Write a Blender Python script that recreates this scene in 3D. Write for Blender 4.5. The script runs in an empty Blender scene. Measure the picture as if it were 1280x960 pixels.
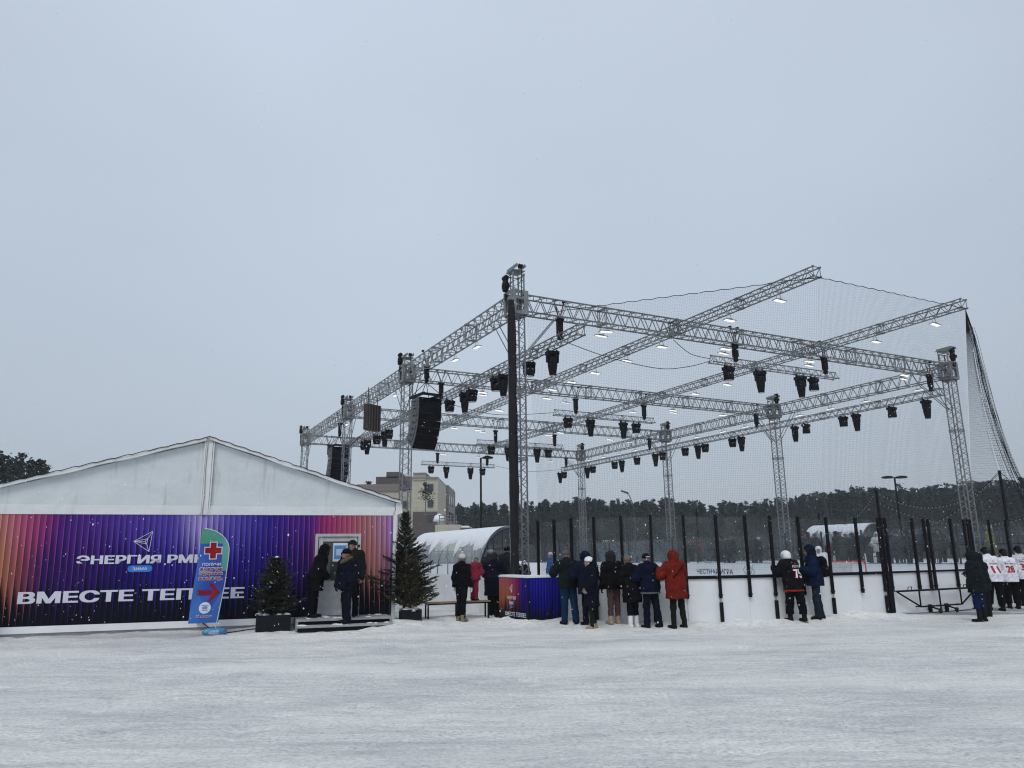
import bpy, math, random
import numpy as np
from mathutils import Vector, Matrix
from mathutils.bvhtree import BVHTree
random.seed(11); rng = np.random.default_rng(11)
SC = bpy.context.scene; COL = SC.collection
D2R = math.radians

# ------------------------------------------------------------------ camera model
CF = 940.0; CP = math.atan(215/CF); CR = math.asin(0.0128); CH = 1.65
_c, _s = math.cos(CP), math.sin(CP)
_fw = np.array([0, _c, _s]); _r0 = np.array([1., 0, 0]); _u0 = np.array([0, -_s, _c])
_rt = _r0*math.cos(CR) - _u0*math.sin(CR); _up = _u0*math.cos(CR) + _r0*math.sin(CR)
_C = np.array([0, 0, CH])
def ray(x, y): return _fw + _rt*(x-640)/CF + _up*(480-y)/CF
def atz(x, y, z=0.): d = ray(x, y); return _C + d*(z-CH)/d[2]
def atY(x, y, Y): d = ray(x, y); return _C + d*Y/d[1]

# rink frame: a runs along the short end of the rink, b runs away from it
TH = D2R(27.3); E1 = np.array([math.cos(TH), math.sin(TH)]); E2 = np.array([-math.sin(TH), math.cos(TH)])
RO = np.array([0.15, 21.40])
def W(a, b, z=0.): p = RO + E1*a + E2*b; return (p[0], p[1], z)
def ABof(p): d = np.array(p[:2]) - RO; return d@E1, d@E2
def on_b(x, y, b):                       # point of a sight line on the vertical plane b = const
    d = ray(x, y); t = (b + RO@E2 - _C[:2]@E2)/(d[:2]@E2); p = _C + d*t; return (p[:2]-RO)@E1, p[2]
def on_a(x, y, a):
    d = ray(x, y); t = (a + RO@E1 - _C[:2]@E1)/(d[:2]@E1); p = _C + d*t; return (p[:2]-RO)@E2, p[2]

# ------------------------------------------------------------------ object helpers
def tag(o, label=None, cat=None, group=None, kind=None):
    if label: o['label'] = label
    if cat: o['category'] = cat
    if group: o['group'] = group
    if kind: o['kind'] = kind
    return o
def thing(name, label, cat, loc=(0, 0, 0), rz=0., group=None):
    o = bpy.data.objects.new(name, None); COL.objects.link(o); o.empty_display_size = .2
    o.location = loc; o.rotation_euler = (0, 0, rz)
    return tag(o, label, cat, group)
def copy_tree(o, parent=None):
    c = o.copy(); COL.objects.link(c)
    if parent: c.parent = parent
    for ch in list(o.children): copy_tree(ch, c)
    return c
def mk(name, me, parent=None, loc=None, rot=None):
    o = bpy.data.objects.new(name, me); COL.objects.link(o)
    if parent: o.parent = parent
    if loc is not None: o.location = loc
    if rot is not None: o.rotation_euler = rot
    return o

class MB:
    def __init__(s): s.v = []; s.f = []; s.m = []; s.n = 0
    def add(s, vs, fs, m=0):
        o = s.n; s.v.extend([tuple(map(float, v)) for v in vs]); s.n += len(vs)
        for f in fs: s.f.append(tuple(i+o for i in f)); s.m.append(m)
    def box(s, c, d, rz=0., m=0, R=None):
        x, y, z = d[0]/2, d[1]/2, d[2]/2
        vs = [Vector((i*x, j*y, k*z)) for k in (-1, 1) for j in (-1, 1) for i in (-1, 1)]
        M = R if R is not None else Matrix.Rotation(rz, 3, 'Z')
        vs = [M@v + Vector(c) for v in vs]
        s.add(vs, [(0, 2, 3, 1), (4, 5, 7, 6), (0, 1, 5, 4), (2, 6, 7, 3), (0, 4, 6, 2), (1, 3, 7, 5)], m)
    def bar(s, p, q, r, n=6, r2=None, m=0, cap=True):
        p = Vector(p); q = Vector(q); d = (q-p)
        if d.length < 1e-6: return
        d.normalize(); a = d.orthogonal().normalized(); b = d.cross(a); r2 = r if r2 is None else r2
        vs = []
        for (c, rr) in ((p, r), (q, r2)):
            for i in range(n):
                t = 2*math.pi*i/n; vs.append(c + a*(math.cos(t)*rr) + b*(math.sin(t)*rr))
        fs = [(i, (i+1) % n, n+(i+1) % n, n+i) for i in range(n)]
        if cap: fs += [tuple(range(n-1, -1, -1)), tuple(range(n, 2*n))]
        s.add(vs, fs, m)
    def tube(s, pts, r, n=6, m=0):
        pts = [Vector(p) for p in pts]; k = len(pts); rs = r if hasattr(r, '__len__') else [r]*k
        vs = []; a = None
        for i, p in enumerate(pts):
            d = (pts[min(i+1, k-1)] - pts[max(i-1, 0)]).normalized()
            a = d.orthogonal().normalized() if a is None else (a - d*a.dot(d)).normalized()
            b = d.cross(a)
            for j in range(n):
                t = 2*math.pi*j/n; vs.append(p + (a*math.cos(t) + b*math.sin(t))*rs[i])
        fs = [(i*n+j, i*n+(j+1) % n, (i+1)*n+(j+1) % n, (i+1)*n+j) for i in range(k-1) for j in range(n)]
        fs += [tuple(range(n-1, -1, -1)), tuple(range((k-1)*n, k*n))]
        s.add(vs, fs, m)
    def lathe(s, prof, n=16, c=(0, 0, 0), m=0, R=None, cap=True):
        vs = []; c = Vector(c)
        for (r, z) in prof:
            for j in range(n):
                t = 2*math.pi*j/n; v = Vector((r*math.cos(t), r*math.sin(t), z)); vs.append((R@v if R is not None else v)+c)
        k = len(prof); fs = [(i*n+j, i*n+(j+1) % n, (i+1)*n+(j+1) % n, (i+1)*n+j) for i in range(k-1) for j in range(n)]
        if cap: fs += [tuple(range(n-1, -1, -1)), tuple(range((k-1)*n, k*n))]
        s.add(vs, fs, m)
    def prism(s, poly, ax, m=0):
        # poly: list of 3-vectors (flat outline), ax: extrusion vector
        k = len(poly); ax = Vector(ax); P = [Vector(p) for p in poly]
        vs = P + [p+ax for p in P]
        fs = [tuple(range(k-1, -1, -1)), tuple(range(k, 2*k))] + [(i, (i+1) % k, k+(i+1) % k, k+i) for i in range(k)]
        s.add(vs, fs, m)
    def grid(s, P, m=0, closeu=False):
        # P[i][j] -> vertices
        ni = len(P); nj = len(P[0]); vs = [p for r in P for p in r]
        fs = [(i*nj+j, i*nj+j+1, (i+1)*nj+j+1, (i+1)*nj+j) for i in range(ni-1) for j in range(nj-1)]
        s.add(vs, fs, m)
    def mesh(s, name, mats, smooth=False):
        me = bpy.data.meshes.new(name); me.from_pydata(s.v, [], s.f)
        mats = mats if isinstance(mats, (list, tuple)) else [mats]
        for mm in mats: me.materials.append(mm)
        if len(mats) > 1: me.polygons.foreach_set('material_index', s.m)
        if smooth: me.polygons.foreach_set('use_smooth', [True]*len(me.polygons))
        me.update(); return me
    def build(s, name, mats, parent=None, smooth=False, loc=None, rot=None):
        return mk(name, s.mesh(name, mats, smooth), parent, loc, rot)

# ------------------------------------------------------------------ materials
class NT:
    def __init__(s, mat): s.t = mat.node_tree; s.N = s.t.nodes; s.L = s.t.links
    def new(s, ty, **k):
        n = s.N.new(ty)
        for a, b in k.items(): setattr(n, a, b)
        return n
    def put(s, sock, v):
        if hasattr(v, 'links'): s.L.new(v, sock)
        elif v is not None: sock.default_value = v
    def math(s, op, a, b=None, c=None, clamp=False):
        n = s.new('ShaderNodeMath', operation=op, use_clamp=clamp)
        for i, v in enumerate((a, b, c)): s.put(n.inputs[i], v)
        return n.outputs[0]
    def mix(s, f, a, b, mode='MIX'):
        n = s.new('ShaderNodeMix', data_type='RGBA', blend_type=mode)
        s.put(n.inputs[0], f); s.put(n.inputs[6], a if not isinstance(a, tuple) else (*a[:3], 1)); s.put(n.inputs[7], b if not isinstance(b, tuple) else (*b[:3], 1))
        return n.outputs[2]
    def ramp(s, f, stops, interp='LINEAR'):
        n = s.new('ShaderNodeValToRGB'); r = n.color_ramp; r.interpolation = interp
        while len(r.elements) < len(stops): r.elements.new(.5)
        for e, (p, c) in zip(r.elements, stops):
            e.position = p; e.color = (*c[:3], 1) if hasattr(c, '__len__') else (c, c, c, 1)
        s.put(n.inputs[0], f); return n.outputs[0]
    def noise(s, vec, scale, detail=3., rough=.55, dist=0.):
        n = s.new('ShaderNodeTexNoise'); s.put(n.inputs['Vector'], vec)
        n.inputs['Scale'].default_value = scale; n.inputs['Detail'].default_value = detail
        n.inputs['Roughness'].default_value = rough; n.inputs['Distortion'].default_value = dist
        return n.outputs[0]
    def coord(s, which='Object'): return s.new('ShaderNodeTexCoord').outputs[which]
    def xyz(s, v):
        n = s.new('ShaderNodeSeparateXYZ'); s.put(n.inputs[0], v); return n.outputs
    def mapping(s, v, scale=(1, 1, 1), loc=(0, 0, 0), rot=(0, 0, 0)):
        n = s.new('ShaderNodeMapping'); s.put(n.inputs[0], v)
        n.inputs['Scale'].default_value = scale; n.inputs['Location'].default_value = loc; n.inputs['Rotation'].default_value = rot
        return n.outputs[0]
    def bump(s, h, strength=.3, dist=.02):
        n = s.new('ShaderNodeBump'); s.put(n.inputs['Height'], h)
        n.inputs['Strength'].default_value = strength; n.inputs['Distance'].default_value = dist
        return n.outputs[0]
def newmat(name):
    m = bpy.data.materials.new(name); m.use_nodes = True
    t = NT(m); b = t.N['Principled BSDF']; return m, t, b
_mc = {}
def mat(name, col, rough=.6, metal=0., var=.12, scale=6., bump=0., bscale=40., spec=.4, obj=True):
    if name in _mc: return _mc[name]
    m, t, b = newmat(name); co = t.coord('Object' if obj else 'Generated')
    n = t.noise(co, scale, 4)
    lo = tuple(c*(1-var) for c in col); hi = tuple(min(1, c*(1+var)) for c in col)
    t.put(b.inputs['Base Color'], t.ramp(n, [(.3, lo), (.7, hi)]))
    b.inputs['Roughness'].default_value = rough; b.inputs['Metallic'].default_value = metal
    b.inputs['Specular IOR Level'].default_value = spec
    if bump: t.put(b.inputs['Normal'], t.bump(t.noise(co, bscale, 3), bump, .02))
    _mc[name] = m; return m
def emit(name, col, st):
    m, t, b = newmat(name); b.inputs['Base Color'].default_value = (*col, 1)
    b.inputs['Emission Color'].default_value = (*col, 1); b.inputs['Emission Strength'].default_value = st
    return m
def snowmat(name='snow', col=(.72, .75, .79)):
    return mat(name, col, rough=.7, var=.06, scale=9, bump=.5, bscale=30, spec=.2)
M_alu = mat('aluminium', (.205, .21, .215), .42, .6, .25, 5)
M_alu2 = mat('aluminium_plate', (.22, .23, .235), .5, .5, .25, 3)
M_black = mat('black_metal', (.006, .006, .007), .6, 0, .3, 8, spec=.12)
M_blackp = mat('black_plastic', (.006, .006, .007), .55, 0, .25, 8, spec=.15)
M_rope = mat('dark_rope', (.02, .02, .022), .9, spec=.1)
M_steel = mat('zinc_steel', (.35, .36, .37), .5, .5, .15, 6)
M_white = mat('white_paint', (.74, .76, .78), .5, 0, .06, 2)
M_snow = snowmat()
M_rubber = mat('rubber', (.02, .02, .02), .8)
M_red = mat('red_paint', (.45, .04, .03), .5)
M_led = emit('led_panel', (1., .97, .88), .92)

# ------------------------------------------------------------------ text as flat printed mesh
def textmesh(body, w, h, bold=.012, mat=None, extrude=.001, shear=0.):
    """mesh lying in the XZ plane, facing -Y, centred, fitted to w x h"""
    smear = bold*.9; cu = bpy.data.curves.new('lettering', 'FONT'); cu.body = body; cu.offset = 0.; cu.extrude = 0; cu.resolution_u = 3; cu.shear = shear
    o = bpy.data.objects.new('lettering', cu); COL.objects.link(o)
    bpy.context.view_layer.update()
    dg = bpy.context.evaluated_depsgraph_get(); me = bpy.data.meshes.new_from_object(o.evaluated_get(dg))
    bpy.data.objects.remove(o); bpy.data.curves.remove(cu)
    n = len(me.vertices); co = np.zeros(n*3); me.vertices.foreach_get('co', co); co = co.reshape(-1, 3)
    if smear > .004:                                  # heavier stems: the same outline set side by side, each a hair prouder
        K = 5; fs = [list(p.vertices) for p in me.polygons]; V = []; F = []
        for k in range(K*3): V.append(co + np.array([((k % K)/(K-1)-.5)*2*smear, (k//K-1)*smear*.45, k*.006])); F += [[i+k*n for i in f] for f in fs]
        bpy.data.meshes.remove(me); me = bpy.data.meshes.new('lettering'); co = np.concatenate(V); n = len(co); me.from_pydata(co.tolist(), [], F)
    lo, hi = co.min(0), co.max(0); c = (lo+hi)/2; d = np.maximum(hi-lo, 1e-6)
    out = np.zeros_like(co); out[:, 0] = (co[:, 0]-c[0])/d[0]*w; out[:, 2] = (co[:, 1]-c[1])/d[1]*h; out[:, 1] = -co[:, 2]*.02
    me.vertices.foreach_set('co', out.ravel()); me.materials.clear(); me.materials.append(mat); me.update()
    return me
# ------------------------------------------------------------------ camera, world, sun
cam = bpy.data.cameras.new('camera'); co = bpy.data.objects.new('camera', cam); COL.objects.link(co); SC.camera = co
cam.sensor_width = 36; cam.lens = CF/1280*36; cam.clip_end = 3000; cam.clip_start = .05
Mx = Matrix(((_rt[0], _up[0], -_fw[0], 0), (_rt[1], _up[1], -_fw[1], 0), (_rt[2], _up[2], -_fw[2], CH), (0, 0, 0, 1)))
co.matrix_world = Mx
SC.view_settings.view_transform = 'Standard'; SC.view_settings.look = 'None'
SC.view_settings.exposure = 0; SC.view_settings.gamma = 1; SC.view_settings.use_curve_mapping = False
SC.render.engine = 'CYCLES'; SC.cycles.use_denoising = True
SC.cycles.pixel_filter_type = 'BLACKMAN_HARRIS'; SC.cycles.filter_width = 1.15; SC.cycles.max_bounces = 6; SC.cycles.transparent_max_bounces = 24; SC.cycles.volume_bounces = 0
SUN_EL, SUN_AZ = D2R(52), D2R(190)
wd = bpy.data.worlds.new('World'); SC.world = wd; wd.use_nodes = True
t = NT(wd); bg = t.N['Background']
sky = t.new('ShaderNodeTexSky', sky_type='NISHITA'); sky.sun_disc = False; sky.sun_elevation = SUN_EL; sky.sun_rotation = SUN_AZ
sky.air_density = 1.; sky.dust_density = 4.; sky.ozone_density = 1.
hs = t.new('ShaderNodeHueSaturation'); hs.inputs['Saturation'].default_value = .3; t.put(hs.inputs['Color'], sky.outputs[0])
g = t.coord('Generated'); X, Y, Z = t.xyz(g)
zf = t.math('MULTIPLY_ADD', Z, 1., 0., clamp=True)
cl = t.ramp(zf, [(0., (4.75, 5.35, 5.95)), (.10, (4.85, 5.6, 6.45)), (.32, (5.15, 6.0, 7.15)), (.65, (5.75, 6.6, 7.85)), (1., (5.9, 6.75, 7.9))])
nz = t.noise(t.mapping(g, (1., 1., 2.)), 1.6, 2, .5)
lr = t.math('SUBTRACT', t.math('MULTIPLY_ADD', X, -.055, 1.045), t.math('MULTIPLY', t.math('MULTIPLY', X, X), .26))                       # the cloud is a little thicker to the right
cl = t.mix(1., cl, t.ramp(nz, [(.3, .95), (.7, 1.05)]), 'MULTIPLY')
v = t.new('ShaderNodeVectorMath', operation='SCALE'); t.put(v.inputs[0], cl); t.put(v.inputs['Scale'], lr)
skyc = t.mix(.92, hs.outputs[0], v.outputs[0])
t.put(bg.inputs['Color'], skyc); bg.inputs['Strength'].default_value = .1
sl = bpy.data.lights.new('sun', 'SUN'); so = bpy.data.objects.new('sun', sl); COL.objects.link(so)
sl.energy = 1.4; sl.angle = D2R(30); sl.color = (1, .97, .93)
so.rotation_euler = (D2R(90)-SUN_EL, 0, D2R(180)-SUN_AZ); so.location = (0, -20, 40)

# ------------------------------------------------------------------ rink outline (a, b)
_np = [(675, 651, 21.0), (695, 649.5, 20.25), (716, 648, 19.65), (743.5, 646, 19.2), (777, 645, 18.8), (813, 644, 18.5), (852.5, 643.7, 18.38), (892, 643.7, 18.5), (928, 644.3, 18.75), (959, 645, 19.0), (994, 646, 19.3), (1029, 647, 19.75)]
NEAR = [tuple(float(v) for v in ABof(atY(*p))) for p in _np] + [(7.16, -5.2), (8.03, -5.2)]
NEARZ = [float(atY(*p)[2]) for p in _np] + [2.52, 2.52]
def board_Y(px): return float(np.interp(px, [p[0] for p in _np]+[1075, 1098], [p[2] for p in _np]+[20.05, 20.45]))
GATE = [(8.22, -5.2), (9.42, -5.2), (9.98, -5.2), (10.98, -5.2), (11.82, -5.2)]
RIGHT = [(12.0, -5.2), (12.9, -5.2), (13.75, -5.2), (14.9, -5.2), (16.1, -5.2), (17.4, -4.85), (18.6, -4.1), (19.3, -3.0)]
SIDE = [(19.6, -1.9)] + [(19.6, b) for b in np.arange(0, 33.1, 2.2)]
FAR = [(19.6, 33.), (18.7, 35.), (16.6, 36.), (14, 36.), (11, 36.), (8, 36.), (5, 36.), (2.6, 35.6), (.8, 34.)]
def seglist(pts): return [(W(*pts[i])[:2], W(*pts[i+1])[:2]) for i in range(len(pts)-1)]
T0 = np.array([-12.10, 17.18]); TT = D2R(17.92); TX = np.array([math.cos(TT), math.sin(TT)]); TY = np.array([-math.sin(TT), math.cos(TT)])
def TW(x, y, z=0.): p = T0 + TX*x + TY*y; return (p[0], p[1], z)
BANKS = [(s, .55, .10) for s in seglist(NEAR + [GATE[0]])] + [(s, .5, .05) for s in seglist(RIGHT)]
BANKS += [((TW(-1, 0)[:2], TW(6.9, 0)[:2]), .4, .05), ((TW(9.3, -.9)[:2], TW(9.6, .6)[:2]), .9, .10), ((TW(9.6, .6)[:2], W(-1.2, .2)[:2]), .9, .08), ((W(-.75, -.3)[:2], W(-.75, -1.75)[:2]), .5, .07), ((W(-.75, -1.75)[:2], W(.3, -1.8)[:2]), .5, .09)]
def vnoise(x, y, seed):
    xi = np.floor(x).astype(int); yi = np.floor(y).astype(int); fx = x-xi; fy = y-yi
    fx = fx*fx*(3-2*fx); fy = fy*fy*(3-2*fy)
    def h(a, b): n = np.sin(a*127.1 + b*311.7 + seed*74.7)*43758.5453; return n-np.floor(n)
    return (h(xi, yi)*(1-fx)+h(xi+1, yi)*fx)*(1-fy) + (h(xi, yi+1)*(1-fx)+h(xi+1, yi+1)*fx)*fy
STRIP = seglist(NEAR + [GATE[0]]) + [((W(-.9, .2)[:2]), (W(-.75, -1.9)[:2])), ((TW(9.7, -.6)[:2]), W(-1.0, .2)[:2]), ((TW(7, -1.5)[:2]), TW(9.7, -1.0)[:2])]
def strip_w(x, y):
    b_ = np.zeros_like(np.asarray(x, float))
    for (p, q) in STRIP:
        p = np.array(p); q = np.array(q); d = q-p; tt = np.clip(((x-p[0])*d[0] + (y-p[1])*d[1])/(d@d), 0, 1)
        r_ = np.hypot(x-p[0]-tt*d[0], y-p[1]-tt*d[1]); b_ = np.maximum(b_, np.exp(-(r_/1.75)**2))
    return b_
def ground_z(x, y):
    x = np.asarray(x, float); y = np.asarray(y, float)
    z = .030*(vnoise(x*.45, y*.45, 1)-.5) + .020*(vnoise(x*1.3, y*1.6, 2)-.5) + .018*(vnoise(x*3.4, y*4.2, 3)-.5) + .010*(vnoise(x*8, y*9, 4)-.5)
    bank = np.zeros_like(z)
    for (p, q), w, h in BANKS:
        p = np.array(p); q = np.array(q); d = q-p; L2 = d@d
        tt = np.clip(((x-p[0])*d[0] + (y-p[1])*d[1])/L2, 0, 1)
        r = np.hypot(x-p[0]-tt*d[0], y-p[1]-tt*d[1])
        bank = np.maximum(bank, h*np.exp(-(r/w)**2*2.2)*(.45+.9*vnoise(x*2.3, y*2.3, 7)) )
    st = strip_w(x, y)
    z = z + st*(.075*(vnoise(x*2.6, y*3.0, 11)-.5) + .055*(vnoise(x*6.2, y*6.8, 12)-.5)*(vnoise(x*1.1, y*1.3, 14) > .35) + .02)
    fp_ = vnoise(x*3.1+y*.7, y*2.2, 15); z = z - .030*np.clip((fp_-.74)*6, 0, 1)
    far = np.clip((np.hypot(x, y-12)-28)/10, 0, 1)
    return (z + bank)*(1-far)
def axis(lo, hi, near_lo, near_hi, st):
    a = list(np.arange(near_lo, near_hi, st)); g1 = st; v = near_hi
    while v < hi: a.append(v); g1 *= 1.35; v += g1
    a.append(hi); g1 = st; v = near_lo-st; b = []
    while v > lo: b.append(v); g1 *= 1.35; v -= g1
    b.append(lo); return np.array(b[::-1]+a)
gx = axis(-900, 900, -17, 17, .11); gy = axis(-60, 1500, 2.5, 25, .11)
GX, GY = np.meshgrid(gx, gy); GZ = ground_z(GX, GY)
ni, nj = GX.shape
vs = np.stack([GX, GY, GZ], -1).reshape(-1, 3); idx = np.arange(ni*nj).reshape(ni, nj)
fs = np.stack([idx[:-1, :-1], idx[:-1, 1:], idx[1:, 1:], idx[1:, :-1]], -1).reshape(-1, 4)
gm = bpy.data.meshes.new('ground'); gm.vertices.add(len(vs)); gm.vertices.foreach_set('co', vs.ravel())
gm.loops.add(fs.size); gm.loops.foreach_set('vertex_index', fs.ravel()); gm.polygons.add(len(fs))
gm.polygons.foreach_set('loop_start', np.arange(0, fs.size, 4)); gm.polygons.foreach_set('loop_total', np.full(len(fs), 4)); gm.polygons.foreach_set('use_smooth', [True]*len(fs))
gm.update(calc_edges=True)
at_ = gm.attributes.new('trampled', 'FLOAT', 'POINT'); at_.data.foreach_set('value', (strip_w(GX, GY)*(.6+.8*vnoise(GX*.9, GY*.9, 21))).ravel())
m, t, b = newmat('packed_snow'); co_ = t.coord('Object')
n1 = t.noise(t.mapping(co_, (.35, .8, 1)), 1.0, 5, .6); n2 = t.noise(t.mapping(co_, (1.0, 3.5, 1), rot=(0, 0, .10)), 1.7, 5, .68, .3)
n3 = t.noise(co_, 22, 4, .65); n4 = t.noise(t.mapping(co_, (1, 1.8, 1)), 60, 2, .6)
base = t.ramp(n2, [(.30, (.43, .445, .465)), (.45, (.60, .61, .625)), (.60, (.75, .755, .76))])
ice = t.ramp(n1, [(.36, (.46, .475, .50)), (.52, (.66, .67, .68)), (.68, (.78, .785, .79))])
col = t.mix(.5, base, ice)
grit = t.ramp(n3, [(.30, (.66, .66, .68)), (.50, (1, 1, 1)), (.66, (1.12, 1.12, 1.12))]); col = t.mix(.9, col, grit, 'MULTIPLY')
spk = t.ramp(n4, [(.25, (.40, .38, .36)), (.34, (1, 1, 1))]); col = t.mix(.8, col, spk, 'MULTIPLY')
an = t.new('ShaderNodeAttribute', attribute_name='trampled'); n5 = t.noise(t.mapping(co_, (1, 1.5, 1)), 5.5, 5, .6)
fresh = t.ramp(n5, [(.35, (.62, .63, .64)), (.55, (.80, .805, .81))]); col = t.mix(t.math('MULTIPLY', an.outputs['Fac'], .8, clamp=True), col, fresh)
trk = t.noise(t.mapping(co_, (.22, 5.5, 1), rot=(0, 0, -.13)), 1.0, 3, .5, .4); col = t.mix(t.ramp(trk, [(.36, .30), (.46, .0)]), col, (.40, .415, .44))
bright = t.noise(t.mapping(co_, (.16, .55, 1)), 1.0, 2, .5); col = t.mix(t.ramp(bright, [(.52, .0), (.70, .55)]), col, (.80, .80, .80))
n6 = t.noise(t.mapping(co_, (1., 2.6, 1), rot=(0, 0, .12)), 13., 4, .7); col = t.mix(.85, col, t.ramp(n6, [(.30, (.74, .745, .75)), (.46, (.98, .98, .98)), (.68, (1.12, 1.12, 1.10))]), 'MULTIPLY')
vo = t.new('ShaderNodeTexVoronoi', feature='F1'); t.put(vo.inputs['Vector'], t.mapping(co_, (1., 1.7, 1))); vo.inputs['Scale'].default_value = 4.2
wn = t.xyz(vo.outputs['Color']); dot = t.math('MULTIPLY', t.math('LESS_THAN', vo.outputs['Distance'], t.math('MULTIPLY', wn[1], .10)), t.math('LESS_THAN', wn[0], .16)); col = t.mix(t.math('MULTIPLY', dot, .75), col, (.16, .145, .13))
col = t.mix(1., col, (1.12, 1.115, 1.075), 'MULTIPLY')
X, Y, Z = t.xyz(co_)                                            # bare wet asphalt patches at the gate and by the tent sill
def patch(cx, cy, rx, ry, amt):
    global col
    dx = t.math('DIVIDE', t.math('SUBTRACT', X, cx), rx); dy = t.math('DIVIDE', t.math('SUBTRACT', Y, cy), ry)
    r = t.math('ADD', t.math('MULTIPLY', dx, dx), t.math('MULTIPLY', dy, dy))
    f = t.math('MULTIPLY', t.math('SUBTRACT', t.math('ADD', 1.25, t.math('MULTIPLY', t.math('SUBTRACT', n2, .5), 2.2)), r), 2.2, clamp=True)
    f = t.math('MULTIPLY', f, amt); col = t.mix(f, col, (.23, .24, .26))
gp = W(10.4, -5.7); patch(gp[0], gp[1], 1.7, .55, .85); gp = W(12.9, -6.0); patch(gp[0], gp[1], 1.8, .5, .7)
gp = TW(3.5, -.55); patch(gp[0], gp[1], 2.2, .45, .35)
t.put(b.inputs['Base Color'], col); b.inputs['Roughness'].default_value = .62; b.inputs['Specular IOR Level'].default_value = .25
hh = t.math('ADD', t.math('ADD', t.math('MULTIPLY', n3, .5), t.math('MULTIPLY', n6, .8)), t.math('ADD', t.math('MULTIPLY', n2, 1.0), t.math('MULTIPLY', n4, .3)))
t.put(b.inputs['Normal'], t.bump(hh, .8, .06))
gm.materials.append(m); g = mk('ground', gm); tag(g, kind='structure')

# rink ice
mb = MB(); out = [W(*p, .03) for p in NEAR + GATE + RIGHT + SIDE + FAR] + [W(.4, 20, .03)]
mb.add(out, [tuple(range(len(out)))])
o = mb.build('ice', mat('rink_ice', (.66, .70, .75), .35, 0, .08, .8)); tag(o, kind='structure')

# ------------------------------------------------------------------ event tent
def banner_mat(name, top, mid, L, period, z_hi, z_mid, z_lo0, z_lo1, axis_=0):
    m, t, b = newmat(name); X, Y, Z = t.xyz(t.coord('Object')); x = X if axis_ == 0 else Y
    x = t.math('ADD', x, t.math('MULTIPLY', t.math('SUBTRACT', Z, 1.), period*.12))
    cell = t.math('DIVIDE', x, period); fr = t.math('FRACT', cell); fl = t.math('FLOOR', cell)
    u = t.math('DIVIDE', t.math('ADD', t.math('MULTIPLY', fl, period*.75), t.math('MULTIPLY', x, .25)), L, clamp=True)
    ct = t.ramp(u, top); cm = t.ramp(u, mid)
    jit = t.new('ShaderNodeTexWhiteNoise', noise_dimensions='1D'); t.put(jit.inputs['W'], fl)
    j = t.math('MULTIPLY', t.math('SUBTRACT', jit.outputs[0], .5), .35)
    pk = t.ramp(fr, [(0., .0), (.25, .12), (.80, .55), (.92, 1.), (.965, .2), (1., 0.)])
    zz = t.math('ADD', t.math('ADD', Z, j), t.math('MULTIPLY', t.math('SUBTRACT', pk, .25), (z_hi-z_lo1)*.42))
    def sm(a, bb):
        n = t.new('ShaderNodeMapRange', interpolation_type='SMOOTHSTEP'); t.put(n.inputs[0], zz)
        n.inputs[1].default_value = a; n.inputs[2].default_value = bb; return n.outputs[0]
    c = t.mix(sm(z_hi, z_mid), ct, cm)
    c = t.mix(sm(z_lo0, z_lo1), c, (.0045, .0048, .013))
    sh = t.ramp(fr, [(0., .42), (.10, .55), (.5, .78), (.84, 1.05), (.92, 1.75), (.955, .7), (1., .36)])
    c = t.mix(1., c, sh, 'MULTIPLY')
    if axis_ == 0 and L > 5:
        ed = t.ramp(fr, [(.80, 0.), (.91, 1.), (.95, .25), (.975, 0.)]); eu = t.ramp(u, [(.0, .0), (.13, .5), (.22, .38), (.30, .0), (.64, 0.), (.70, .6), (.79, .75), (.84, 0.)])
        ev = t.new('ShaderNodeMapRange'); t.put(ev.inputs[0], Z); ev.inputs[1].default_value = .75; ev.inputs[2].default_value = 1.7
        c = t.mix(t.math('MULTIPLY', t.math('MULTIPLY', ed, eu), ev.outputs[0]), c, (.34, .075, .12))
    t.put(b.inputs['Base Color'], c); b.inputs['Roughness'].default_value = .5; b.inputs['Specular IOR Level'].default_value = .08
    wr = t.noise(t.mapping(t.coord('Object'), (1.2, 1, .5)), 1.8, 3, .5)
    t.put(b.inputs['Normal'], t.bump(t.math('ADD', wr, t.math('MULTIPLY', fr, .08)), .35, .05)); return m
TOP = [(0, (.62, .34, .24)), (.06, (.60, .28, .24)), (.10, (.53, .16, .23)), (.14, (.36, .08, .24)), (.18, (.13, .045, .27)), (.43, (.15, .12, .46)), (.49, (.50, .45, .74)), (.56, (.19, .16, .52)), (.66, (.075, .055, .34)), (.765, (.13, .045, .29)), (.81, (.46, .08, .22)), (.865, (.52, .15, .22)), (.925, (.52, .27, .24)), (.965, (.50, .31, .42)), (1., (.42, .30, .66))]
MID = [(0, (.64, .38, .18)), (.055, (.56, .29, .14)), (.10, (.32, .11, .11)), (.145, (.07, .03, .16)), (.34, (.035, .02, .17)), (.5, (.06, .05, .32)), (.66, (.035, .024, .22)), (.765, (.05, .024, .17)), (.82, (.40, .11, .12)), (.88, (.50, .27, .15)), (.95, (.46, .25, .19)), (1., (.36, .21, .38))]
def deep(st): return [(p, (.88*c[0]**1.25, .85*c[1]**1.3, .9*c[2]**1.15)) for p, c in st]
TOP, MID = deep(TOP), deep(MID)
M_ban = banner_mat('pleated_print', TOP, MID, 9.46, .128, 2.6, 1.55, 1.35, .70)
M_letter = mat('white_print', (.58, .59, .67), .5, 0, .04, spec=.1)
M_pill = mat('blue_print', (.02, .17, .55), .5, 0, .05)
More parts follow.
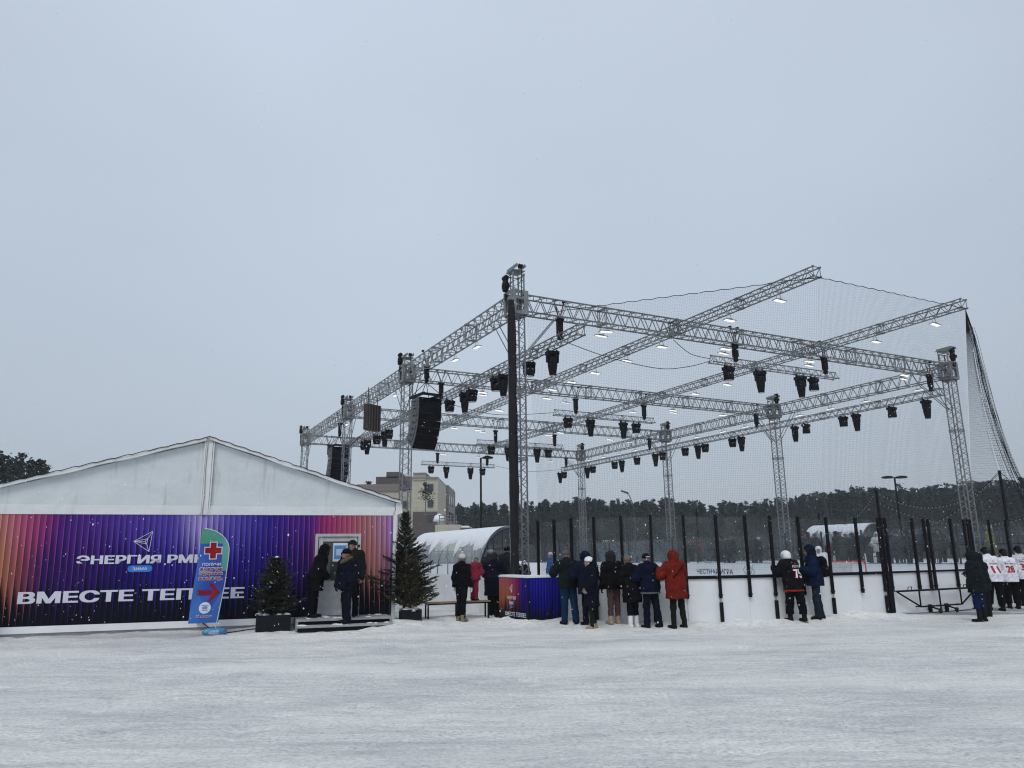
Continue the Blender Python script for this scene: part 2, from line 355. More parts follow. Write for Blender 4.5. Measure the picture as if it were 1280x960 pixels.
def fabric_mat(name, col, stain=.0):
    m, t, b = newmat(name); co_ = t.coord('Object')
    n = t.noise(t.mapping(co_, (.5, 1, 1.2)), 2.2, 5, .6); c = t.ramp(n, [(.3, tuple(x*.92 for x in col)), (.7, tuple(min(1, x*1.06) for x in col))])
    if stain:
        s1 = t.noise(t.mapping(co_, (5., 1, .45)), 1.0, 4, .6); c = t.mix(stain, c, t.ramp(s1, [(.26, (.5, .5, .48)), (.42, (1, 1, 1))]), 'MULTIPLY')
    t.put(b.inputs['Base Color'], c); b.inputs['Roughness'].default_value = .55
    wr = t.noise(t.mapping(co_, (1.1, 1, .8)), 1.4, 4, .5, .6); t.put(b.inputs['Normal'], t.bump(wr, .5, .10)); return m
M_gable = fabric_mat('gable_fabric', (.57, .605, .62), .5); M_tentw = fabric_mat('tent_white', (.66, .675, .68), .3)
TWd = 9.46; AX, AZ = 4.76, 4.60; EL, ER = 3.25, 3.10; DX0, DX1, DZ1 = 7.42, 8.56, 2.26
tent = thing('event_tent', 'large white gabled event tent with a purple and orange pleated banner front', 'tent', (*T0, 0), TT)
mb = MB(); D_ = 18.
mb.prism([(.04, .03, 2.955), (TWd-.04, .03, 2.955), (TWd-.04, .03, ER-.03), (AX, .03, AZ-.05), (.04, .03, EL-.03)], (0, .03, 0)); mb.build('gable', M_gable, tent)
mb = MB(); mb.box((AX/2, -.005, 2.84), (AX-.16, .05, .225)); mb.box(((AX+TWd)/2+.04, -.005, 2.84), (TWd-AX-.16, .05, .225)); mb.build('fascia', M_tentw, tent)
mb = MB()
for (x0, z0, x1, z1) in ((-.12, EL-.035, AX, AZ), (AX, AZ, TWd+.10, ER-.03)):
    N = 24; P = []
    for yy in (-.10, -.06, 4.5, 9, 13.5, D_):
        P.append([(x0+(x1-x0)*i/N, yy, z0+(z1-z0)*i/N + .05 - .035*math.sin(math.pi*i/N)*(.5+.5*math.sin(yy*3+i*.9))) for i in range(N+1)])
    mb.grid(P); P2 = [[(p[0], p[1], p[2]-.075) for p in r] for r in P]; mb.grid([r[::-1] for r in P2])
    mb.grid([[P2[0][i] for i in range(N+1)], [P[0][i] for i in range(N+1)]])
mb.build('roof', M_tentw, tent, True)
mb = MB()                                                         # cord laced along the roof edge
for (x0, z0, x1, z1) in ((-.12, EL-.035, AX, AZ), (AX, AZ, TWd+.10, ER-.03)):
    mb.tube([(x0+(x1-x0)*i/40, -.115, z0+(z1-z0)*i/40+.045+.012*math.sin(i*2.1)) for i in range(41)], .010, 5)
mb.build('edge_cord', M_rope, tent)
mb = MB(); mb.box((AX, -.02, 3.66), (.15, .09, 1.86)); mb.box((AX-.10, -.02, 3.64), (.03, .06, 1.78)); mb.box((AX+.10, -.02, 3.64), (.03, .06, 1.78)); mb.build('ridge_post_cover', M_tentw, tent)
mb = MB(); mb.tube([(AX-.04, -.08, 4.5), (AX-.05, -.085, 3.8), (AX-.03, -.085, 3.2), (AX-.05, -.08, 2.75)], .009, 5); mb.box((AX, -.06, 4.57), (.16, .08, .07)); mb.build('ridge_rope', mat('grey_rope', (.25, .25, .24), .9), tent)
for xx in (.03, TWd-.03): mb = MB(); mb.box((xx, .03, 1.42), (.09, .12, 2.84)); mb.build('corner_post', M_tentw, tent)
mb = MB(); mb.box((0.04, 9.2, 1.55), (.05, D_-.6, 3.1)); mb.box((TWd-.04, 9.2, 1.5), (.05, D_-.6, 3.0)); mb.box((AX, D_, 1.5), (TWd-.1, .05, 3.0)); mb.build('side_wall', M_tentw, tent)
mb = MB(); mb.prism([(TWd-.02, -.03, 3.06), (TWd+.14, -.02, 3.04), (TWd+.17, -.02, 2.80), (TWd-.02, -.02, 2.73)], (0, .9, 0)); mb.build('eave_flap', M_tentw, tent)
mb = MB()
for xa, xb, za, zb in ((.09, DX0, .25, 2.725), (DX0, DX1, DZ1, 2.725), (DX1, TWd-.09, .25, 2.725)): mb.box(((xa+xb)/2, 0, (za+zb)/2), (xb-xa, .04, zb-za))
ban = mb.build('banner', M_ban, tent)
mb = MB(); mb.box((AX-1.2, -.01, .175), (7.1, .09, .148)); mb.build('sill_rail', M_white, tent)
mb = MB(); mb.box((AX-1.2, .02, .05), (7.1, .05, .10)); mb.build('skirt', mat('grey_skirt', (.33, .34, .35), .7), tent)
for body, x0, x1, z0, z1, bold, mm in (('ВМЕСТЕ ТЕПЛЕЕ', 1.0, 5.80, .735, 1.0, .05, M_letter), ('ЭНЕРГИЯ РМК', 2.09, 4.86, 1.585, 1.785, .05, M_letter), ('ЗИМА', 3.28, 3.60, 1.435, 1.50, .03, M_letter)):
    mk('lettering', textmesh(body, x1-x0, z1-z0, bold, mm), ban, ((x0+x1)/2, -.030 if body == 'ЗИМА' else -.025, (z0+z1)/2))
mb = MB(); pl = [(3.44+sx*.19+.075*math.cos(a), -.0235, 1.468+.075*math.sin(a)) for sx, ar in ((1, np.linspace(-1.57, 1.57, 10)), (-1, np.linspace(1.57, 4.71, 10))) for a in ar]
mb.prism(pl, (0, -.003, 0)); mb.build('pill_badge', M_pill, ban)
mb = MB(); V_ = dict(L=(3.25, 2.10), T=(3.64, 2.335), B=(3.60, 1.86), C=(3.49, 2.10), D=(3.55, 2.16), E=(3.53, 2.04))
for p, q in ('LT', 'TB', 'BL', 'CL', 'DT', 'EB', 'CD', 'DE', 'EC', 'LD', 'LE'):
    mb.bar((V_[p][0], -.025, V_[p][1]), (V_[q][0], -.025, V_[q][1]), .007, 4)
mb.build('emblem', M_letter, ban)
# door
door = bpy.data.objects.new('door', None); COL.objects.link(door); door.parent = tent
mb = MB(); w_ = .07; mb.box((DX0+w_/2, -.02, 1.255), (w_, .09, 2.01)); mb.box((DX1-w_/2, -.02, 1.255), (w_, .09, 2.01)); mb.box(((DX0+DX1)/2, -.02, DZ1-w_/2), (DX1-DX0-2*w_, .09, w_))
mb.build('frame', mat('door_frame', (.42, .44, .45), .4), door)
dm = (DX0+DX1)/2; dl = DX0+w_+.02; dr = DX1-w_-.02
mb = MB()
for xx in (dl+.05, dr-.05): mb.box((xx, .0, 1.24), (.10, .05, 1.92))
mb.box((dm, 0, 2.12), (dr-dl-.2, .05, .10)); mb.box((dm, 0, .33), (dr-dl-.2, .05, .14)); mb.build('leaf_frame', mat('leaf_frame', (.46, .48, .49), .4), door)
m, t, b = newmat('dim_glass'); b.inputs['Base Color'].default_value = (.05, .07, .065, 1); b.inputs['Roughness'].default_value = .06; b.inputs['Specular IOR Level'].default_value = .6
mb = MB(); mb.box((dm, .01, 1.585), (dr-dl-.2, .012, .97)); mb.build('pane', m, door)
mb = MB(); mb.box((dm, .01, .75), (dr-dl-.2, .02, .70)); mb.build('lower_panel', mat('grey_panel', (.42, .44, .45), .35), door)
mb = MB(); mb.box((dm+.06, -.004, 1.80), (.36, .006, .46), m=0); mb.box((dm+.06, -.009, 1.80), (.30, .004, .34), m=1); mb.box((dm+.04, -.012, 1.80), (.16, .003, .16), m=2)
mb.build('poster', [mat('paper', (.7, .73, .78)), mat('poster_blue', (.10, .27, .55)), mat('poster_light', (.45, .6, .8))], door)
mb = MB(); mb.bar((dl+.06, -.07, 1.15), (dl+.06, -.07, 1.45), .014, 8); mb.box((dl+.06, -.045, 1.18), (.03, .05, .03)); mb.box((dl+.06, -.045, 1.42), (.03, .05, .03)); mb.build('handle', M_steel, door)
mb = MB()
for k in range(3): mb.box((DX1-.05, -.068, 1.95-.13*k), (.05, .006, .07))
mb.build('sticker', M_black, door)
# entrance steps
st = thing('entrance_steps', 'two low black metal steps with frosty grey treads in front of the tent door', 'steps', TW(7.0, 0), TT)
mb = MB(); L_ = 2.25
mb.box((L_/2, -.53, .235), (L_, .98, .03)); mb.build('deck', mat('frosty_deck', (.30, .31, .32), .7, 0, .4, 5), st)
mb = MB(); mb.box((L_/2, -1.20, .115), (L_-.04, .34, .03)); mb.build('lower_tread', mat('frosty_deck', (.3, .31, .32)), st)
mb = MB(); mb.box((L_/2, -1.022, .232), (L_+.004, .03, .042)); mb.box((L_/2, -1.372, .112), (L_-.03, .03, .042))
for xx in (.015, L_-.015): mb.box((xx, -.53, .10), (.035, .96, .20))
for xx in (.04, L_-.04): mb.box((xx, -1.02, .11), (.03, .03, .2))
mb.build('edge_frame', M_steel, st)
mb = MB(); mb.box((L_/2, -.98, .10), (L_-.09, .02, .20)); mb.box((L_/2, -1.34, .045), (L_-.06, .02, .09)); mb.build('riser', M_black, st)
for k in range(26):
    mb = MB(); x = random.uniform(.1, L_-.1); y = random.choice((-.2, -.5, -.85, -1.15, -1.25)); r = random.uniform(.04, .14)
    zt = .252 if y > -1 else .132
    mb.lathe([(r, 0), (r*.8, .012), (r*.3, .02), (.005, .022)], 9, (x, y, zt)); mb.build('trodden_snow', M_snow, st, True)
# ------------------------------------------------------------------ feather flag
fp = atz(268, 793); flag = thing('feather_flag', 'blue and green feather flag with a red cross and arrow on a weighted base', 'flag', (fp[0], fp[1], 0), D2R(16))
def fz(z): return z
outl = [(-.57, .25), (-.555, .6), (-.51, 1.2), (-.46, 1.8), (-.43, 2.36)] + [(-.43+.62*math.sin(a), 1.84+.52*math.cos(a)) for a in np.linspace(.12, math.pi/2, 12)] + [(.175, 1.5), (.145, 1.1), (.10, .7), (.06, .28)]
m, t, b = newmat('flag_print'); X, Y, Z = t.xyz(t.coord('Object')); n = t.noise(t.coord('Object'), 3, 2)
base = t.ramp(t.math('ADD', t.math('MULTIPLY', X, .8), .55), [(.0, (.025, .15, .42)), (.35, (.010, .05, .34)), (.8, (.008, .022, .20))])
lowl = t.math('GREATER_THAN', t.math('SUBTRACT', t.math('ADD', .78, t.math('MULTIPLY', t.math('SINE', t.math('MULTIPLY', X, 9.)), .22)), Z), 0.)
base = t.mix(t.math('MULTIPLY', lowl, .8), base, (.022, .12, .40))
grn = t.math('GREATER_THAN', t.math('ADD', Z, t.math('MULTIPLY', X, 0.)), 2.02)
grn2 = t.math('MULTIPLY', t.math('GREATER_THAN', X, .045), t.math('GREATER_THAN', Z, 1.40))
gc = t.ramp(t.math('ADD', t.math('MULTIPLY', X, 1.2), .6), [(0, (.05, .25, .12)), (.6, (.06, .26, .22)), (1, (.09, .28, .30))])
base = t.mix(t.math('MAXIMUM', grn, grn2), base, gc)
t.put(b.inputs['Base Color'], base); b.inputs['Roughness'].default_value = .55; t.put(b.inputs['Normal'], t.bump(n, .6, .06))
mb = MB(); k = len(outl); NS = 24                                    # sail as a fine sheet with a few soft folds
def edge(z):
    L = np.interp(z, [.25, .6, 1.2, 1.8, 2.36], [-.57, -.555, -.51, -.46, -.43])
    if z > 1.84: R = -.43 + .62*math.sqrt(max(0, 1-((z-1.84)/.52)**2))
    else: R = np.interp(z, [.28, .7, 1.1, 1.5, 1.84], [.06, .10, .145, .175, .19])
    return L, R
def sail_y(x, z): return .035*math.sin(x*5+z*2.2) + .015*math.sin(z*7-x*6)
P = []
for i in range(41):
    z = .255 + (2.355-.255)*i/40; L, R = edge(z); P.append([(L+(R-L)*j/14, sail_y(L+(R-L)*j/14, z), z) for j in range(15)])
mb.grid(P); mb.grid([[(p[0], p[1]+.006, p[2]) for p in r][::-1] for r in P]); sail = mb.build('sail', m, flag, True)
mb = MB(); mb.tube([(0, .0, .06), (.035, .0, .3), (.09, sail_y(.09, .7), .7), (.145, sail_y(.14, 1.1), 1.1), (.185, sail_y(.18, 1.6), 1.6), (.195, sail_y(.19, 1.84), 1.84)] + [(-.43+.625*math.sin(a), sail_y(-.43+.62*math.sin(a), 1.84+.52*math.cos(a)), 1.84+.525*math.cos(a)) for a in np.linspace(1.4, .1, 8)], .009, 6)
mb.build('pole', mat('pale_pole', (.55, .6, .62), .4), flag)
m, t, b = newmat('base_print'); n = t.noise(t.coord('Object'), 9, 3); t.put(b.inputs['Base Color'], t.ramp(n, [(.35, (.03, .3, .33)), (.5, (.06, .12, .5)), (.62, (.10, .45, .30))])); b.inputs['Roughness'].default_value = .4
mb = MB(); prof = [(.02, .0), (.24, .0), (.275, .05), (.25, .11), (.12, .145), (.02, .15)]
mb.lathe(prof, 20); bs = mb.build('base', m, flag, True)
mk('lettering', textmesh('СКОРАЯ', .2, .045, .02, M_letter), bs, (0, -.272, .085)); mk('lettering', textmesh('ПОМОЩЬ', .22, .045, .02, M_letter), bs, (0, -.277, .04))
def on_sail(me, cx, cz, dy=.008, rot=0.):
    import bmesh
    bm = bmesh.new(); bm.from_mesh(me); bmesh.ops.triangulate(bm, faces=bm.faces[:])
    for _ in range(3): bmesh.ops.subdivide_edges(bm, edges=[e for e in bm.edges if e.calc_length() > .035], cuts=1); bmesh.ops.triangulate(bm, faces=[f for f in bm.faces if len(f.verts) > 3])
    bm.to_mesh(me); bm.free(); n_ = len(me.vertices); c = np.zeros(n_*3); me.vertices.foreach_get('co', c); c = c.reshape(-1, 3)
    for i in range(n_):
        x = c[i, 0]+cx; z = c[i, 2]+cz + c[i, 0]*rot; c[i] = (x, sail_y(x, z)-dy+c[i, 1]*.3, z)
    me.vertices.foreach_set('co', c.ravel()); me.update(); return me
M_dred = mat('print_red', (.23, .010, .012), .5, 0, .05, spec=.1)
def flatmesh(polys, mm):
    b_ = MB()
    for p in polys: b_.prism([(x, 0, z) for x, z in p], (0, .001, 0))
    return b_.mesh('print', mm)
def cross(s, w): return [[(-w, -s), (w, -s), (w, s), (-w, s)], [(-s, -w), (-w-.0005, -w), (-w-.0005, w), (-s, w)], [(w+.0005, -w), (s, -w), (s, w), (w+.0005, w)]]
cx, cz = -.155, 1.86
mk('cross_outline', on_sail(flatmesh(cross(.20, .085), M_letter), cx, cz, .007), sail); mk('red_cross', on_sail(flatmesh(cross(.18, .065), M_dred), cx, cz, .011), sail)
for body, cz_, w_, h_, mm in (('ПОЛУЧИ', 1.55, .40, .065, M_letter), ('СКОРУЮ', 1.435, .50, .075, M_dred), ('МЕДИЦИНСКУЮ', 1.335, .50, .055, M_dred), ('ПОМОЩЬ', 1.225, .50, .075, M_dred), ('03 скорая', .395, .32, .045, M_dred)):
    if mm is M_dred: mk('lettering_outline', on_sail(textmesh(body, w_+.015, h_+.02, .075, M_letter), -.17 if cz_ > 1 else -.25, cz_, .007), sail)
    mk('lettering', on_sail(textmesh(body, w_, h_, .02, mm), -.17 if cz_ > 1 else -.25, cz_, .011), sail)
arw = [[(-.24, .035), (-.24, .0), (.06, .0), (.06, .06), (-.10, .06), (-.10, .035)], [(-.20, -.06), (.06, -.06), (.06, -.001), (-.20, -.001)], [(.0, .18), (.08, .18), (.245, .0), (.08, -.18), (.0, -.18), (.12, 0.)]]
mk('arrow', on_sail(flatmesh([[(-.24, .045), (-.24, .012), (.09, .012), (.09, .045)], [(-.20, .004), (-.20, -.028), (.09, -.028), (.09, .004)], [(-.24, -.036), (-.24, -.062), (.08, -.062), (.08, -.036)], [(.0, .19), (.07, .19), (.25, .0), (.07, -.19), (.0, -.19), (.12, -.02), (.12, .02)]], M_dred), -.20, .93, .011), sail)
disc = [[(.125*math.cos(a), .125*math.sin(a)) for a in np.linspace(0, 2*math.pi, 28)[:-1]]]
mk('round_emblem', on_sail(flatmesh(disc, M_letter), -.245, .585, .008), sail); mk('emblem_mark', on_sail(flatmesh([[(-.05, -.03), (.05, -.03), (.06, .02), (.02, .045), (-.03, .03), (-.06, .02)], [(-.085, .05), (.085, .05), (.07, .065), (-.07, .065)], [(-.07, -.062), (.07, -.062), (.06, -.048), (-.06, -.048)]], mat('emblem_blue', (.12, .2, .45))), -.245, .585, .012), sail)
# cables by the flag
def cable(name, label, pts, r=.012, n=48):
    b_ = MB(); P = [Vector(p) for p in pts]; Q = []
    for i in range(len(P)-1):
        p0 = P[max(i-1, 0)]; p1 = P[i]; p2 = P[i+1]; p3 = P[min(i+2, len(P)-1)]
        for k in range(max(2, n//(len(P)-1))):
            u = k/max(2, n//(len(P)-1)); Q.append(.5*((2*p1)+(p2-p0)*u+(2*p0-5*p1+4*p2-p3)*u*u+(3*p1-p0-3*p2+p3)*u**3))
    Q.append(P[-1]); b_.tube(Q, r, 6); o_ = b_.build(name, M_rope, None, True); return tag(o_, label, 'cable')
def gpt(p, dz=.0): return (p[0], p[1], float(ground_z(p[0], p[1]))+dz)
pts = [atz(240, 781), atz(250, 785), atz(262, 791), atz(285, 791), atz(320, 788), atz(335, 790)]
cable('power_cable', 'thin black cable lying on the snow behind the feather flag base', [TW(4.9, -.06, .20), TW(5.1, -.16, .05)] + [gpt(p, .012) for p in pts[2:]])
mb = MB(); mb.box((0, 0, .07), (.17, .10, .12)); mb.bar((0, -.055, .07), (.0, -.075, .07), .035, 10); mb.box((0, 0, .135), (.13, .05, .02)); fl = mb.build('floodlight', M_black, None, loc=TW(4.85, -.12, .20), rot=(0, 0, TT)); tag(fl, 'small black lamp box on the white rail behind the feather flag', 'lamp')

# ------------------------------------------------------------------ spruces in planters
m, t, b = newmat('spruce_needles'); oi = t.new('ShaderNodeObjectInfo'); n = t.noise(t.coord('Object'), 7, 3)
t.put(b.inputs['Base Color'], t.ramp(n, [(.3, (.009, .013, .008)), (.55, (.022, .028, .016)), (.75, (.060, .060, .032))])); b.inputs['Roughness'].default_value = .7; M_spr = m
M_bark = mat('bark', (.06, .045, .035), .9, 0, .3, 20)
M_warm = mat('tiny_bulb', (.75, .72, .6), .3)
_t = MB(); _t.lathe([(.002, -.008), (.008, 0), (.002, .008)], 4); TINY = _t.mesh('bulb', M_warm)
M_spr2 = mat('dry_spruce_needles', (.085, .076, .042), .8, 0, .6, 9, spec=.15)
def spruce(label, loc, h, rad, z0, seed, lights=0, snow=6, droop=.25, nm=None):
    r_ = random.Random(seed); tr = thing('spruce_tree', label, 'tree', loc, r_.uniform(0, 6))
    mb = MB(); mb.bar((0, 0, .0), (0, 0, h*.97), .035*h/2, 7, .008); mb.build('trunk', M_bark, tr)
    cr = MB(); tips = []
    def needle(p, d, L, w):
        u = d.orthogonal().normalized(); u = Matrix.Rotation(r_.uniform(0, 6.28), 3, d)@u
        for k in range(2):
            u2 = u if k == 0 else d.cross(u)
            a = p; e = p + d*L + Vector((0, 0, -.02*L)); mid = p + d*L*.45
            cr.add([a, mid+u2*w, e, mid-u2*w], [(0, 1, 2, 3)])
    nl = int(h*(15 if h > 2 else 21))
    for i in range(nl):
        f = (i+r_.random()*.8)/nl; z = z0 + (h-z0)*f**.92
        Rr = rad*(1-f)**(1.45 if h > 2 else .62)*r_.uniform(.65, 1.12) + .05
        nb = (7 if f < .45 else 5 if f < .75 else 4) if h > 2 else (7 if f < .8 else 5)
        a0 = r_.uniform(0, 6.28)
        for kx in range(nb):
            a = a0 + kx*6.283/nb + r_.uniform(-.35, .35); L = Rr*r_.uniform(.72, 1.15)
            if r_.random() < .12: L *= 1.3
            el = (.35*f + .30 if h < 2 else .25*f+.50) - droop*(1-f) + r_.uniform(-.1, .15)
            d = Vector((math.cos(a)*math.cos(el), math.sin(a)*math.cos(el), math.sin(el)))
            p0 = Vector((0, 0, z)); nseg = max(3, int(L/.065))
            cr.bar(p0, p0+d*L, .008, 3, .003, cap=False)
            for s_ in range(1, nseg+1):
                q = p0 + d*(L*s_/nseg) + Vector((0, 0, -.08*L*(s_/nseg)**2*droop*4 + .05*L*(s_/nseg)**3))
                side = d.cross(Vector((0, 0, 1))).normalized(); sl_ = .42*L*(1-.75*s_/nseg)+.07
                for sg in (-1, 1):
                    dd = (d*.75 + side*sg*r_.uniform(.5, 1.) + Vector((0, 0, r_.uniform(-.25, .25)))).normalized()
                    kk = max(1, int(sl_/.075))
                    for e in range(kk): needle(q+dd*(sl_*e/kk), (dd+Vector((r_.uniform(-.3, .3), r_.uniform(-.3, .3), r_.uniform(-.2, .3)))).normalized(), r_.uniform(.07, .13), r_.uniform(.008, .0145))
                needle(q, (d+Vector((r_.uniform(-.3, .3), r_.uniform(-.3, .3), r_.uniform(-.1, .4)))).normalized(), .13, .016)
            tips.append(p0+d*L*r_.uniform(.5, 1))
    for k in range(3): needle(Vector((0, 0, h-.12)), Vector((r_.uniform(-.1, .1), r_.uniform(-.1, .1), 1)).normalized(), .2, .016)
    c_ = cr.build('crown', nm or M_spr, tr)
    if lights:
        for k in range(lights):
            q = r_.choice(tips)*1; q = q + Vector((r_.uniform(-.06, .06), r_.uniform(-.06, .06), r_.uniform(-.05, .05))); mk('bulb', TINY, tr, q)
    for k in range(snow):
        sb = MB()
        q = r_.choice(tips); rr = r_.uniform(.025, .07)
        sb.lathe([(.01, -.01), (rr, 0), (rr*.8, rr*.35), (rr*.35, rr*.55), (.003, rr*.6)], 8, (q.x*.85, q.y*.85, q.z+.03))
        sb.build('snow_clump', M_snow, tr, True)
    return tr
def planter(label, loc, w, h, rz):
    p_ = thing('planter', label, 'planter', loc, rz); mb = MB(); t_ = .03
    mb.box((0, -w/2+t_/2, h/2), (w, t_, h)); mb.box((0, w/2-t_/2, h/2), (w, t_, h))
    for s in (-1, 1): mb.box((s*(w/2-t_/2), 0, h/2), (t_, w-2*t_-.002, h))
    mb.build('box', mat('dark_planter', (.008, .010, .013), .6, 0, .3, 6, spec=.12), p_)
    mb = MB(); mb.box((0, 0, h-.09), (w-2*t_-.004, w-2*t_-.004, .10)); mb.build('soil', mat('soil', (.10, .09, .08), .9), p_)
    mb = MB(); r_ = random.Random(int(w*1000))
    for k in range(16):
        x, y = r_.uniform(-w/2+.07, w/2-.07), r_.uniform(-w/2+.07, w/2-.07); rr = r_.uniform(.05, .12); mb.lathe([(rr, h-.04), (rr*.8, h+.01), (rr*.3, h+.03), (.004, h+.032)], 8, (x, y, 0))
    mb.build('snow_cap', M_snow, p_, True); return p_
q = TW(6.50, -.52); planter('black square planter with the dense spruce, left of the tent steps', (q[0], q[1], 0), .78, .37, TT)
spruce('short dense spruce with white specks in the planter beside the tent steps', (q[0], q[1], .30), 1.32, .52, .02, 3, 90, 9, .08)
q = TW(9.84, -.22); planter('black square planter with a small spruce, right of the tent', (q[0], q[1], 0), .50, .36, TT)
spruce('small yellowish spruce in the planter right of the tent corner', (q[0], q[1], .30), 1.30, .42, .05, 5, 90, 6, -.1, M_spr2)
q = TW(9.74, .14); spruce('tall dark spruce at the right corner of the tent', (q[0], q[1], 0), float(atY(509, 643, q[1])[2]), 1.05, .40, 8, 70, 7, .28)
q = TW(.02, -.40); spruce('spruce cut off by the left edge of the picture in front of the banner', (q[0], q[1], .30), 1.35, .66, .05, 9, 40, 3, .2)
planter('black planter of the spruce at the far left edge of the banner', (q[0], q[1], 0), .70, .37, TT)

# ------------------------------------------------------------------ counter at the rink corner
ca, cb = -.76, -1.86; CL = 1.62; CR_ = 1.06; CHT = 1.13
cnt = thing('bar_counter', 'corner counter with an orange to blue pleated print and a snowy white top', 'counter', W(ca, cb), TH)
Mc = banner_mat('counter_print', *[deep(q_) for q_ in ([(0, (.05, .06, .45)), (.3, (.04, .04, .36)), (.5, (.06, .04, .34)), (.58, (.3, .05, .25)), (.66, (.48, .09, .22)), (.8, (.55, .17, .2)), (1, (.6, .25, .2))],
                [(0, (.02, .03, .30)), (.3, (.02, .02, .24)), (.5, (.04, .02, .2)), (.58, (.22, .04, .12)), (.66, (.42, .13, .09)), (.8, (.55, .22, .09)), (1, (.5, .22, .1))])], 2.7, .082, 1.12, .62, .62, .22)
def face_counter(p, q, n, label_mat, uo):
    # a thin pleated board from p to q
    b_ = MB(); p = Vector(p); q = Vector(q); d = (q-p); L = d.length; d.normalize(); K = int(L/.0205); P0 = []; P1 = []
    for i in range(K+1):
        off = .010*(i % 4 in (1, 2)); x = p + d*(L*i/K) + Vector(n)*off; P0.append((x.x, x.y, .02)); P1.append((x.x, x.y, CHT-.02))
    b_.grid([P0, P1]); return b_
m, t, b = newmat('counter_cover'); Mc2 = Mc
# remap: position along both faces measured from the far right end
def remap_banner(mname, fx):
    mm = Mc.copy(); mm.name = mname; tt = NT(mm)
    for n_ in tt.N:
        if n_.type == 'SEPXYZ':
            for l in list(n_.inputs[0].links): src = l.from_socket
            tt.put(n_.inputs[0], tt.mapping(src, rot=fx[0], loc=fx[1]))
    return mm
McR = remap_banner('counter_print_right', ((0, 0, D2R(180)), (CR_, 0, 0)))        # u = CR_-x
McL = remap_banner('counter_print_left', ((0, 0, D2R(-90)), (CR_+.02, 0, 0)))      # u = CR_ + y
fr_ = face_counter((0, 0, 0), (CR_, 0, 0), (0, -1, 0), None, 0).build('front_panel', McR, cnt)
lf_ = face_counter((0, CL, 0), (0, 0, 0), (-1, 0, 0), None, 0).build('side_panel', McL, cnt)
mb = MB(); mb.prism([(-.02, -.02, CHT-.02), (CR_+.01, -.02, CHT-.02), (CR_+.01, .36, CHT-.02), (.36, .36, CHT-.02), (.36, CL, CHT-.02), (-.02, CL, CHT-.02)], (0, 0, .035)); mb.build('top', M_white, cnt)
mb = MB(); mb.prism([(0.01, 0.01, CHT+.016), (CR_-.02, .01, CHT+.016), (CR_-.02, .33, CHT+.016), (.33, .33, CHT+.016), (.33, CL-.02, CHT+.016), (.01, CL-.02, CHT+.016)], (0, 0, .02)); mb.build('snow_cover', M_snow, cnt)
mb = MB(); mb.box((.34, CL/2+.17, .55), (.02, CL-.36, 1.08)); mb.box((CR_/2+.17, .34, .55), (CR_-.36, .02, 1.08)); mb.box((CR_-.01, .17, .55), (.018, .30, 1.08)); mb.box((.17, CL-.01, .55), (.30, .018, 1.08)); mb.build('back_panel', M_black, cnt)
mb = MB(); mb.box((.0, .0, .55), (.028, .028, 1.09)); mb.build('corner_strip', M_black, cnt)
for body, yc, zc, w_, h_ in (('ВМЕСТЕ ТЕПЛЕЕ', .66, .20, 1.16, .105), ('ЭНЕРГИЯ', .88, .60, .50, .085), ('РМК', .88, .47, .24, .085)):
    mk('lettering', textmesh(body, w_, h_, .03, M_letter), lf_, (-.016, yc, zc), (0, 0, D2R(-90)))
mb = MB(); mb.prism([(-.018, .88+.07*math.cos(a), .375+.035*math.sin(a)) for a in np.linspace(0, 6.283, 17)[:-1]], (.002, 0, 0)); mb.build('pill_badge', M_pill, lf_)
mb = MB(); T3 = [(-.017, .97, .84), (-.017, .82, .94), (-.017, .84, .73), (-.017, .88, .83)]
for i, j in ((0, 1), (1, 2), (2, 0), (0, 3), (1, 3), (2, 3)): mb.bar(T3[i], T3[j], .005, 4)
mb.build('emblem', M_letter, lf_)

# ------------------------------------------------------------------ bench
p0 = atz(531, 753, .5); p1 = atz(611, 750, .5); bd = Vector(p1-p0); bl = bd.length; bz = math.atan2(bd.y, bd.x)
be = thing('bench', 'long narrow wooden bench on a black metal frame in front of the dugout', 'bench', (p0[0], p0[1], 0), bz)
mb = MB(); mb.box((bl/2, .0, .482), (bl, .28, .035)); mb.build('seat', mat('worn_wood', (.26, .17, .10), .7, 0, .3, 14), be)
mb = MB(); mb.box((bl/2, -.11, .447), (bl-.1, .03, .035)); mb.box((bl/2, .11, .447), (bl-.1, .03, .035)); mb.box((bl/2, 0, .03), (bl-.12, .025, .025)); mb.build('frame', M_black, be)
for x in (.06, bl*.5, bl-.06):
    for y in (-.11, .11): mb = MB(); mb.box((x, y, .224), (.035, .035, .41)); mb.build('leg', M_black, be)

# ------------------------------------------------------------------ curved shelters
m, t, b = newmat('hazy_polycarbonate'); out = t.N['Material Output']; tr_ = t.new('ShaderNodeBsdfTransparent'); mx = t.new('ShaderNodeMixShader')
b.inputs['Base Color'].default_value = (.55, .60, .64, 1); b.inputs['Roughness'].default_value = .2; n = t.noise(t.coord('Object'), 3, 4)
t.put(mx.inputs[0], t.ramp(n, [(.3, .30), (.7, .48)])); t.L.new(tr_.outputs[0], mx.inputs[1]); t.L.new(b.outputs[0], mx.inputs[2]); t.L.new(mx.outputs[0], out.inputs[0]); M_poly = m
m, t, b = newmat('clear_pane'); out = t.N['Material Output']; tr_ = t.new('ShaderNodeBsdfTransparent'); mx = t.new('ShaderNodeMixShader')
b.inputs['Base Color'].default_value = (.5, .54, .57, 1); b.inputs['Roughness'].default_value = .08; n = t.noise(t.coord('Object'), 2, 4); tr_.inputs[0].default_value = (.93, .945, .95, 1)
